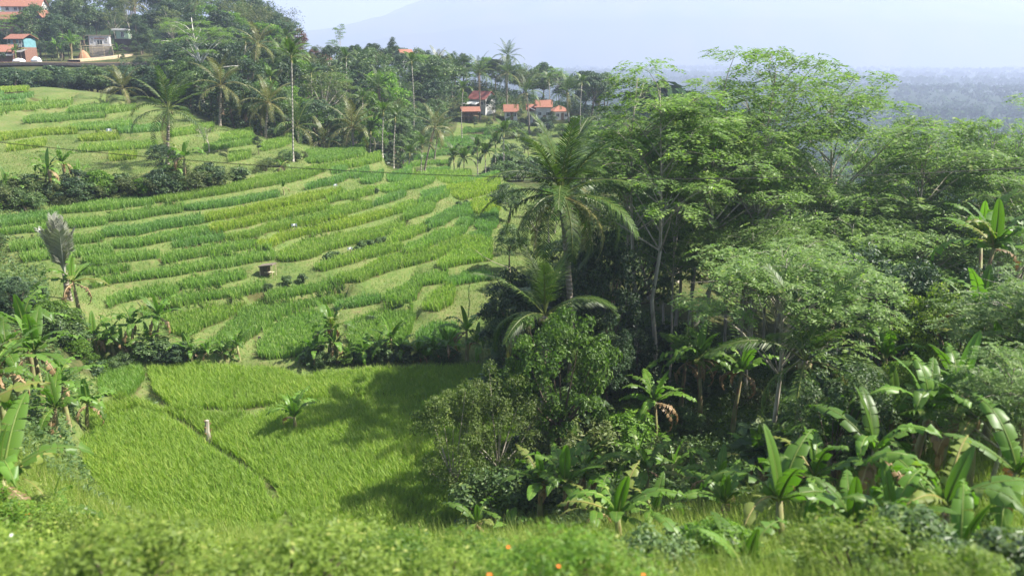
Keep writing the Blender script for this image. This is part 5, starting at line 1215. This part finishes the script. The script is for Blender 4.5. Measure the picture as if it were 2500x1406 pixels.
def yfront(px): return float(np.interp(px, [250, 440, 540, 620, 800, 930, 1000, 1060, 1100, 1130, 1250, 1400, 1450, 1600], [152, 138, 122, 122, 121, 123, 136, 162, 178, 190, 197, 197, 176, 160]))
def sky_mid(px): return float(np.interp(px, [0, 560, 690, 720, 760, 850, 900, 1000, 1100, 1200, 1300, 1450, 1600], [-60, -30, 20, 75, 92, 96, 98, 112, 122, 138, 150, 168, 200]))
def avoid_house(px, Y, x):
    for a, b, yy in ((1015, 1056, 198), (1120, 1215, 194), (1228, 1392, 192), (975, 1008, 215), (780, 806, 201)):
        if a - 6 < px < b + 6 and Y < yy + 3 and Y > yy - (40 if a > 1100 else 14): return True
    return False
for i, (px, Y, py) in enumerate(((1208, 186, 232), (1222, 190, 240), (1272, 182, 268), (1348, 180, 272), (1400, 186, 240), (1130, 190, 225), (1160, 179, 285), (1195, 178, 290), (1050, 192, 190), (1020, 190, 205), (1290, 179, 284), (1240, 176, 288), (1415, 194, 225))):
    tree_px(['round_a', 'light', 'oval', 'round_b'][i % 4], px, Y, py, 'garden tree half hiding the village houses', 'tree', 'garden trees round the village houses', 'garden_tree', None, .9)
GK = ['round_a', 'round_b', 'oval', 'airy', 'wide', 'light', 'round_a', 'oval', 'sengon_c', 'bamboo']
scatter(70, (440, 1060), lambda p: yfront(p), lambda p: yfront(p) + 16, ['round_a', 'round_b', 'oval', 'light', 'wide'], 'in the grove edge behind the terrace crest', 3.6, (4.0, 8.0), lambda p: sky_mid(p) + 120, 1)
scatter(130, (420, 1480), lambda p: yfront(p) + 12, 225, GK, 'in the grove around the village', 4.4, (7.5, 13), sky_mid, 2, avoid=avoid_house)
def avoid_left(px, Y, x):
    for a, b, y0, y1 in ((-80, 110, 185, 210), (180, 345, 188, 238), (-80, 140, 226, 264)):
        if a < px < b and y0 < Y < y1: return True
    return False
scatter(95, (-120, 700), lambda p: 206 if p < 200 else 200, 310, ['round_a', 'round_b', 'oval', 'wide', 'round_a', 'airy', 'sengon_a'], 'on the wooded hill around the hilltop houses', 4.6, (8, 13), lambda p: -80, 3, avoid=avoid_left)
for i, (px, Y, py) in enumerate(((145, 207, 95), (165, 210, 88), (122, 206, 105), (330, 215, 100), (360, 205, 105), (345, 224, 70), (390, 195, 118), (300, 200, 132), (340, 192, 140), (380, 188, 140), (420, 190, 120), (150, 230, 40), (190, 240, 30), (230, 244, 20), (265, 243, 30), (300, 248, 25), (200, 232, 62), (170, 222, 70))):
    tree_px(['round_a', 'wide', 'oval', 'round_b'][i % 4], px, Y, py, 'leafy tree crowding round the unfinished and pale green houses', 'tree', 'trees round the unfinished house', 'leafy_tree', None, 1.05)
for i, (px, Y, py) in enumerate(((5, 192, 128), (108, 197, 100), (128, 199, 108), (-20, 225, 60), (20, 236, 70), (75, 234, 62), (100, 244, 20), (120, 236, 48), (45, 238, 66), (0, 218, 78), (50, 214, 80), (85, 212, 84), (140, 248, 5))):
    tree_px(['round_a', 'oval', 'round_b'][i % 3], px, Y, py, 'leafy garden tree screening the teal and hilltop houses', 'tree', 'trees screening the hillside houses', 'garden_tree', None, .85)
for i, (px, Y, py, s) in enumerate(((176, 200, 110, 1.9), (145, 199, 130, 1.5), (40, 196, 132, 1.2), (290, 202, 135, 1.2))):
    banana(px, Y, None, 'banana plant growing beside the railway below the houses', 'banana plants by the railway', s, 9, 2.2, 130 + i, 1)
# scrub belt between the upper field and the railway
g0 = random.Random(5); placed2 = []
for i in range(84):
    px = g0.uniform(-60, 470); Y = g0.uniform(150, 180) if px < 300 else g0.uniform(142, 176); x, y = place(px, Y)
    k = g0.choice(['round_a', 'round_b', 'wide', 'shrub_dark', 'round_a', 'oval']); hh = min(g0.uniform(4.5, 8), ztop(g0.uniform(164, 182), Y) - Hs(x, y))
    if hh < 1.8: hh = 1.8
    tree(k, x, y, hh, 'dark leafy bush in the scrub belt below the railway', 'bush', 'bushes of the scrub belt below the railway', 'leafy_bush', None, 1.5)
# scrub strip between the terraces and the upper field
for i in range(58):
    t_ = i / 57; px = -40 + 780 * t_ + g0.uniform(-14, 14)
    yb = float(np.interp(px, [-40, 0, 130, 250, 400, 520, 600, 700, 740], [530, 525, 512, 500, 486, 462, 440, 408, 400]))
    p = hit(px, yb - g0.uniform(4, 30 if px < 500 else 14)); k = g0.choice(['shrub_dark', 'shrub_mid', 'shrub_olive', 'shrub_olive', 'shrub_broad', 'shrub_bright'])
    big = 1.0 if px < 540 else .55
    tree(k, p[0], p[1], g0.uniform(1.2, 2.6) * big, {'shrub_dark': 'dark', 'shrub_mid': 'mid-green', 'shrub_olive': 'dry olive', 'shrub_broad': 'broad-leaved', 'shrub_bright': 'bright green'}[k] + ' shrub in the scrub strip above the terraces', 'shrub', 'shrubs of the strip above the terraces', 'leafy_shrub', None, g0.uniform(1, 1.4))
# shrubs and hedge along the foot of the terraces
for i, (a, b, n) in enumerate((((180, 872), (460, 884), 16), ((745, 892), (1120, 884), 17), ((-20, 720), (200, 860), 14))):
    for j in range(n):
        u = (j + g0.random()) / n; px = a[0] + (b[0] - a[0]) * u; py = a[1] + (b[1] - a[1]) * u + g0.uniform(-8, 5)
        p = hit(px, py); k = g0.choice(['shrub_mid', 'shrub_dark', 'shrub_broad', 'shrub_bright'])
        tree(k, p[0], p[1], g0.uniform(.6, 1.3) * (1.7 if i == 2 else 1), {'shrub_mid': 'mid-green', 'shrub_dark': 'dark', 'shrub_broad': 'broad-leaved', 'shrub_bright': 'bright'}[k] + ' low shrub along the foot of the terraces', 'shrub', 'low shrubs along the foot of the terraces', 'leafy_shrub', None, 1.15)
# vegetable row and little crops on the terraces
for i, (px, py) in enumerate(((797, 640), (806, 638), (815, 634), (826, 630), (862, 620), (872, 616), (885, 610), (905, 604), (925, 598), (940, 594), (918, 478), (1120, 505), (1138, 502), (655, 712), (700, 700), (740, 690), (905, 790), (870, 800))):
    p = hit(px, py); tree('shrub_broad', p[0], p[1], g0.uniform(.5, .8), 'knee-high vegetable plant on the terrace bund', 'vegetable plant', 'vegetable plants on the terrace bunds', 'vegetable_plant', None, .9)
# trees and shrubs closing the right end of the terraces and the valley floor
scatter(16, (1225, 1470), 64, 116, ['light', 'round_b', 'airy', 'wide'], 'at the end of the terraces behind the tall palm', 4.0, (3.5, 6.0), lambda p: 440, 17, 2.0)
for i in range(46):
    px = g0.uniform(1190, 1520); Y = g0.uniform(116, 184); x, y = place(px, Y)
    if 1225 < px < 1395 and Y > 176: continue
    if px < 1240 and Y > 134: continue
    k = g0.choice(['shrub_mid', 'shrub_bright', 'shrub_broad', 'shrub_dark', 'round_b', 'light'])
    tree(k, x, y, g0.uniform(1.6, 3.4), {'shrub_mid': 'mid-green', 'shrub_bright': 'bright', 'shrub_broad': 'broad-leaved', 'shrub_dark': 'dark', 'round_b': 'round-topped', 'light': 'pale green'}[k] + ' bush on the valley floor below the village', 'bush', 'bushes on the valley floor', 'leafy_bush', None, 1.3)
# slope wood at the right of the terraces
def sky_r(px): return float(np.interp(px, [1450, 1600, 1900, 2150, 2300, 2500, 2700], [330, 300, 320, 330, 300, 290, 300]))
scatter(95, (1440, 2700), 60, 170, ['round_b', 'airy', 'wide', 'sengon_c', 'round_a', 'sengon_a', 'light'], 'in the slope wood below the terraces', 5.0, (8, 14), sky_r, 7)
scatter(60, (1400, 2750), 170, 290, ['round_b', 'airy', 'round_a', 'oval', 'wide'], 'in the far part of the valley wood', 6.0, (8, 13), lambda p: 250, 8)
g1 = random.Random(9)
for i in range(95):
    px = g1.uniform(1190, 2640); Y = g1.uniform(29, 58); x, y = place(px, Y)
    if px < 1300 and Y > 45: continue
    if 1440 < px < 1900 and Y < 36: continue
    k = g1.choice(['shrub_dark', 'shrub_mid', 'shrub_dark', 'shrub_broad', 'shrub_olive', 'shrub_bright'])
    tree(k, x, y, g1.uniform(1.3, 3.2), {'shrub_dark': 'dark shrub', 'shrub_mid': 'mid-green shrub', 'shrub_broad': 'broad-leaved shrub', 'shrub_olive': 'olive shrub', 'shrub_bright': 'bright green shrub'}[k] + ' in the understorey of the slope wood', 'shrub', 'understorey shrubs of the slope wood', 'leafy_shrub', None, g1.uniform(1, 1.4))
# near embankment weeds
M['orange'] = plain_mat('orange_petal', (0.75, 0.17, 0.02), (0.60, 0.12, 0.02), 5, .6)
M['white_petal'] = plain_mat('white_petal', (0.80, 0.80, 0.74), (0.70, 0.70, 0.62), 5, .6)
def flower_mesh(mat, s):
    mb = MB()
    for i in range(6):
        a = i * 1.047; d = np.array([math.cos(a), math.sin(a), .25]); mb.leaves([d * s * .5], [[-.2 * d[0], -.2 * d[1], 1]], s, s * .6, .5, .1, np.array([d]))
    me = mb.mesh('flower'); me.materials.append(M[mat]); return me
FLW = {'orange': flower_mesh('orange', .045), 'white': flower_mesh('white_petal', .035)}
for i in range(112):
    px = g1.uniform(-160, 2680); Y = g1.uniform(8.5, 20); x, y = place(px, Y)
    lim = float(np.interp(px, [-160, 150, 260, 420, 620, 800, 1000, 1100, 1300, 1700, 2100, 2680], [1030, 1080, 1230, 1340, 1345, 1270, 1275, 1325, 1300, 1285, 1270, 1240]))
    hh = min(g1.uniform(.5, 1.7), ztop(lim + g1.uniform(0, 60), Y) - Hs(x, y))
    if hh < .4 or (px > 1150 and g1.random() < .1): continue
    k = g1.choice(['shrub_weed', 'shrub_weed', 'shrub_weed', 'shrub_weed', 'shrub_weed', 'shrub_fern']) if px < 1500 else g1.choice(['shrub_weed', 'shrub_mid', 'shrub_fern', 'shrub_fern', 'shrub_broad', 'shrub_bright'])
    fl = 'orange' if (i % 9 == 0 and px < 1600) else 'white' if (i % 17 == 0 and px < 1500) else None
    base_l = {'shrub_weed': 'yellow-green weedy shrub', 'shrub_bright': 'bright green shrub', 'shrub_mid': 'mid-green shrub', 'shrub_broad': 'broad-leaved shrub', 'shrub_dark': 'dark shrub', 'shrub_fern': 'fresh green ferny shrub'}[k]
    r = tree(k, x, y, hh, base_l + (' with %s flowers' % fl if fl else '') + ' on the near railway embankment', 'shrub', 'shrubs on the near embankment', 'weedy_shrub', None, g1.uniform(.9, 1.5))
    if fl:
        ph = PROTO[k]['h']
        for j in range(4):
            a = g1.uniform(0, 6.28); rr = g1.uniform(.1, .9); obj('flower', FLW[fl], None, r, (rr * math.cos(a), rr * math.sin(a), ph * (.98 - .28 * rr * rr)), (g1.uniform(-.5, .5), g1.uniform(-.5, .5), a), ph / hh * g1.uniform(.4, .65))

# ------------------------------------------------------------------ ground vegetation as stuff
def blades(name, n, sampler, h0, h1, w, mat, label, lean=.35):
    x, y = sampler(n); n = len(x); z = H(x, y)
    h = rng.uniform(h0, h1, n); th = rng.uniform(0, 6.283, n); ln = rng.uniform(.1, lean * 2, n) * h; dx, dy = np.cos(th), np.sin(th); wv = w * rng.uniform(.6, 1.4, n)
    V = np.stack([np.stack([x - dy * wv, y + dx * wv, z - .03], -1), np.stack([x + dy * wv, y - dx * wv, z - .03], -1), np.stack([x + dx * ln, y + dy * ln, z + h], -1)], 1).reshape(-1, 3)
    o = obj(name, mesh_np(name, V, [np.arange(n * 3).reshape(n, 3)], np.repeat(np.clip(rng.normal(.5, .25, n), 0, 1), 3)), M[mat]); tag(o, label, 'grass', None, 'stuff'); return o
def pid_at(x, y):
    jx = np.clip(np.round(np.interp(x, lx, np.arange(len(lx)))).astype(int), 0, len(lx) - 1); jy = np.clip(np.round(np.interp(y, ly, np.arange(len(ly)))).astype(int), 0, len(ly) - 1)
    return PID[jy, jx], bank_zone[jy, jx]
def samp_bank(n):
    x = rng.uniform(-62, 14, n); y = rng.uniform(28, 122, n); p, b = pid_at(x, y); ok = b & ((p < 0) | (p >= 1000)); return x[ok], y[ok]
blades('bank_grass', 280000, samp_bank, .06, .22, .022, 'grass', 'short dry grass covering the terrace banks and bunds')
def samp_slope(n):
    Y = rng.uniform(6, 30, n); x = rng.uniform(-1, 1, n) * (Y * .75 + 3); p, b = pid_at(x, Y); ok = (p < 0) & ~((Y > 27) & b & False); return x[ok], Y[ok]
blades('slope_grass', 150000, samp_slope, .25, .95, .011, 'meadow', 'tall bright grass on the near railway embankment', .5)
def samp_right(n):
    Y = rng.uniform(27, 62, n); x = rng.uniform(0, 1, n) * (Y * .55 + 3) + 1.5; p, b = pid_at(x, Y); ok = (p < 0); return x[ok], Y[ok]
blades('wood_grass', 90000, samp_right, .2, .7, .022, 'bright', 'long grass on the floor of the slope wood', .5)
def undergrowth(name, n, sampler, L, W, hh, mat, label):
    x, y = sampler(n); n = len(x); z = H(x, y) + rng.uniform(.05, hh, n)
    mb = MB(); mb.leaves(np.stack([x, y, z], -1), unit(rng.normal(0, .5, (n, 3)) + [0, 0, 1]), L * rng.uniform(.6, 1.4, n), W * rng.uniform(.6, 1.4, n), np.clip(rng.normal(.4, .22, n), 0, 1), .1)
    o = obj(name, mb.mesh(name), M[mat]); tag(o, label, 'undergrowth', None, 'stuff')
undergrowth('undergrowth', 60000, samp_right, .24, .12, .7, 'mid', 'leafy undergrowth carpeting the slope wood floor')
undergrowth('embankment_weeds', 70000, samp_slope, .10, .045, .5, 'weed', 'low leafy weeds covering the near embankment')
def samp_left(n):
    Y = rng.uniform(26, 70, n); x = -(Y * rng.uniform(.42, .72, n)); p, b = pid_at(x, Y); ok = (p < 0) & (x < -8) & ((Y < 44) | (x / Y < -.60)) & ~((Y > 27) & (x > -17)); return x[ok], Y[ok]
undergrowth('bank_undergrowth', 40000, samp_left, .22, .11, .6, 'mid', 'leafy undergrowth on the banana bank')
def samp_grove(n):
    px = rng.uniform(300, 1600, n); Y = np.array([yfront(a) for a in px]) + rng.uniform(-1, 50, n); x = (px - CX) / F_PX * (Y * CP + 12 * SP); return x, Y
undergrowth('grove_undergrowth', 40000, samp_grove, .6, .3, 1.6, 'dark', 'dark undergrowth on the floor of the village grove')

# far forest of the plain: one mass
def far_forest():
    g = np.random.default_rng(77); pts = []
    n = 11000
    Y = 200 + 4000 * g.random(n) ** 2.3; ang = np.where(g.random(n) < .82, g.uniform(-.12, .68, n), g.uniform(-.8, .8, n)); x = np.tan(ang) * Y
    ok = ~((Y < 300) & (x < 35)) & ~((x < -20) & (Y < 330)); x, Y = x[ok], Y[ok]
    m_ = (np.abs(x) < 400) & (Y < 520); z = np.where(m_, 0, far_z(x, Y)); z[m_] = bil(ZZ, lx, ly, x[m_], Y[m_])
    n = len(x); sz = g.uniform(3.2, 5.6, n) * np.where(Y > 900, 1.5, 1.0) * np.where(Y > 2000, 1.5, 1)
    mb = MB(); k = 22
    d = unit(g.normal(size=(n, k, 3))); d[..., 2] = np.where(d[..., 2] < -.2, -d[..., 2], d[..., 2])
    r_ = sz[:, None, None] * g.uniform(.55, 1.05, (n, k, 1)) * np.array([1, 1, 1.05])
    C = np.stack([x, Y, z + sz * .95], -1)[:, None] + d * r_
    N = unit(d + g.normal(0, .35, (n, k, 3)) + [0, 0, .3])
    s2 = np.repeat(sz, k) * .70
    tone = np.clip(np.repeat(g.normal(.42, .2, n), k) + g.normal(0, .14, n * k), 0, 1)
    mb.leaves(C.reshape(-1, 3), N.reshape(-1, 3), s2 * g.uniform(.7, 1.3, n * k), s2 * .75, tone, .15)
    o = obj('far_forest', mb.mesh('far_forest'), M['forest']); tag(o, 'continuous forest covering the far plain', 'forest', None, 'stuff')
far_forest()

# ------------------------------------------------------------------ tell look-alikes apart by what they stand beside
LM = [(1392, 43, 'the tall coconut palm'), (1330, 40, 'the young coconut palm'), (1965, 28, 'the arching palm frond'), (408, 88, 'the lone coconut palm'), (537, 119, 'the wind-swept palm'), (648, 117, 'the drooping yellow palm'), (860, 118, 'the bushy short palm'), (716, 99, 'the tall pale areca palm'),
      (1036, 130, 'the leaning coconut palm'), (158, 53, 'the silver feather palm'), (1612, 47, 'the straight-trunked feathery tree'), (1745, 52, 'the highest airy crown'), (2010, 60, 'the wide domed tree'), (2285, 56, 'the thin dark trunk'), (2455, 60, 'the forked feathery tree'), (1925, 31, 'the umbrella-crowned tree'),
      (1350, 36, 'the bright leafy tree'), (1165, 33, 'the fine-leaved bush tree'), (482, 141, 'the white-trunked tree'), (660, 215, 'the hilltop bamboo'), (828, 212, 'the isolated tiered tree'), (962, 212, 'the dark columnar tree'), (722, 205, 'the russet hill tree'), (768, 190, 'the red gable house'), (1034, 198, 'the half hidden red roof'),
      (1178, 192, 'the white gabled house'), (1247, 188, 'the rusty roofed house'), (1327, 185, 'the grey walled house'), (1366, 190, 'the hip roofed house'), (246, 222, 'the unfinished house'), (303, 232, 'the pale green house'), (58, 202, 'the teal house'), (12, 198, 'the low orange roofed house'), (62, 256, 'the hilltop house'), (30, 246, 'the brown roofed house'),
      (990, 214, 'the orange roof on the crest'), (2395, 36, 'the vine-wrapped banana plant'), (1720, 37, 'the orange dying banana leaf'), (1320, 33, 'the glossy banana plant'), (1900, 18, 'the pale-leaved banana plant'), (1510, 22, 'the low long-leaved banana plant'), (1680, 15.5, 'the bright young banana plant'), (2120, 20, 'the ribbed banana stem'), (2215, 22, 'the tall vertical banana leaf'),
      (40, 19, 'the broad pale banana plant'), (140, 21, 'the low banana sucker'), (585, 50, 'the upright dark banana plant'), (805, 50, 'the ragged banana clump'), (955, 50, 'the broad-leaved banana plant'), (505, 97, 'the sparse grey bush tree'), (395, 82, 'the dark ridge tree'), (130, 72, 'the tattered bananas'), (2300, 15, 'the drooping near banana plant'),
      (500, 31, 'the flat paddy edge'), (900, 31, 'the shaded paddy corner'), (2420, 20, 'the near feathery sprays'), (1540, 190, 'the valley wood edge'), (1900, 110, 'the wood below the domed crowns'), (2300, 120, 'the steep wooded slope'), (1650, 100, 'the wood behind the slim trunks'), (2100, 200, 'the far wooded hollow'), (700, 12, 'the flowering bank'), (1100, 12, 'the open grassy bank')]
LMXY = np.array([place(a, b) for a, b, _ in LM])
def relabel():
    from collections import defaultdict
    by = defaultdict(list)
    for o in list(col.objects):
        if o.parent is None and o.type == 'EMPTY' and 'label' in o.keys() and o.get('group'): by[o['label']].append(o)
    for lab, obs in by.items():
        if len(obs) < 2: continue
        zs = sorted(o.scale[2] for o in obs); lo, hi = zs[len(zs) // 3], zs[2 * len(zs) // 3]
        noun = lab
        for w in (' in the ', ' on the ', ' around ', ' rising ', ' filling ', ' along ', ' crowding ', ' growing ', ' at the ', ' with pale thin'):
            noun = noun.split(w)[0]
        for o in obs:
            x, y = o.location[0], o.location[1]; d = np.hypot(LMXY[:, 0] - x, LMXY[:, 1] - y); i = int(np.argmin(d)); nm = LM[i][2]
            size = '' if o.get('category') in ('palm', 'banana plant') or zs[-1] / max(zs[0], 1e-6) < 1.35 else 'tall ' if o.scale[2] > hi else 'low ' if o.scale[2] < lo else 'middling '
            rel = 'close beside' if d[i] < 3.5 else ('behind' if y > LMXY[i, 1] + 2.5 and abs(x - LMXY[i, 0]) < 5 else 'in front of' if y < LMXY[i, 1] - 2.5 and abs(x - LMXY[i, 0]) < 5 else 'standing off from' if d[i] > 14 else 'near')
            o['label'] = size + noun + ' ' + rel + ' ' + nm
    by = defaultdict(list)
    for o in list(col.objects):
        if o.parent is None and o.type == 'EMPTY' and 'label' in o.keys() and o.get('group'): by[o['label']].append(o)
    for lab, obs in by.items():
        if len(obs) < 2: continue
        for o in obs:
            x, y = o.location[0], o.location[1]; d = np.hypot(LMXY[:, 0] - x, LMXY[:, 1] - y); i, j = np.argsort(d)[:2]
            for w in (' close beside ', ' behind ', ' in front of ', ' standing off from ', ' near '): lab = lab.split(w)[0]
            o['label'] = lab + ' between ' + LM[i][2] + ' and ' + LM[j][2]
    by = defaultdict(list)
    for o in list(col.objects):
        if o.parent is None and o.type == 'EMPTY' and 'label' in o.keys(): by[o['label']].append(o)
    for lab, obs in by.items():
        w = lab.split()
        if len(w) > 16: 
            for o in obs: o['label'] = lab.split(' and ')[0].replace(' between ', ' near ')
    by = defaultdict(list)
    for o in list(col.objects):
        if o.parent is None and o.type == 'EMPTY' and 'label' in o.keys(): by[o['label']].append(o)
    for lab, obs in by.items():
        if len(obs) > 1:
            for o in obs: o['group'] = obs[0]['group']
relabel()

# ------------------------------------------------------------------ haze
def haze():
    mb = MB(); mb.box((0, 4000, 250), (15200, 11200, 730)); me = mb.mesh('haze')
    m, n, l = mat_new('haze_air'); out = n.new('ShaderNodeOutputMaterial'); v = n.new('ShaderNodeVolumePrincipled')
    v.inputs['Color'].default_value = (.58, .66, .90, 1); v.inputs['Density'].default_value = .00038; v.inputs['Anisotropy'].default_value = .15
    l.new(v.outputs[0], out.inputs['Volume'])
    tag(obj('haze', me, m), 'pale blue haze hanging over valley and plain', kind='stuff')
haze()
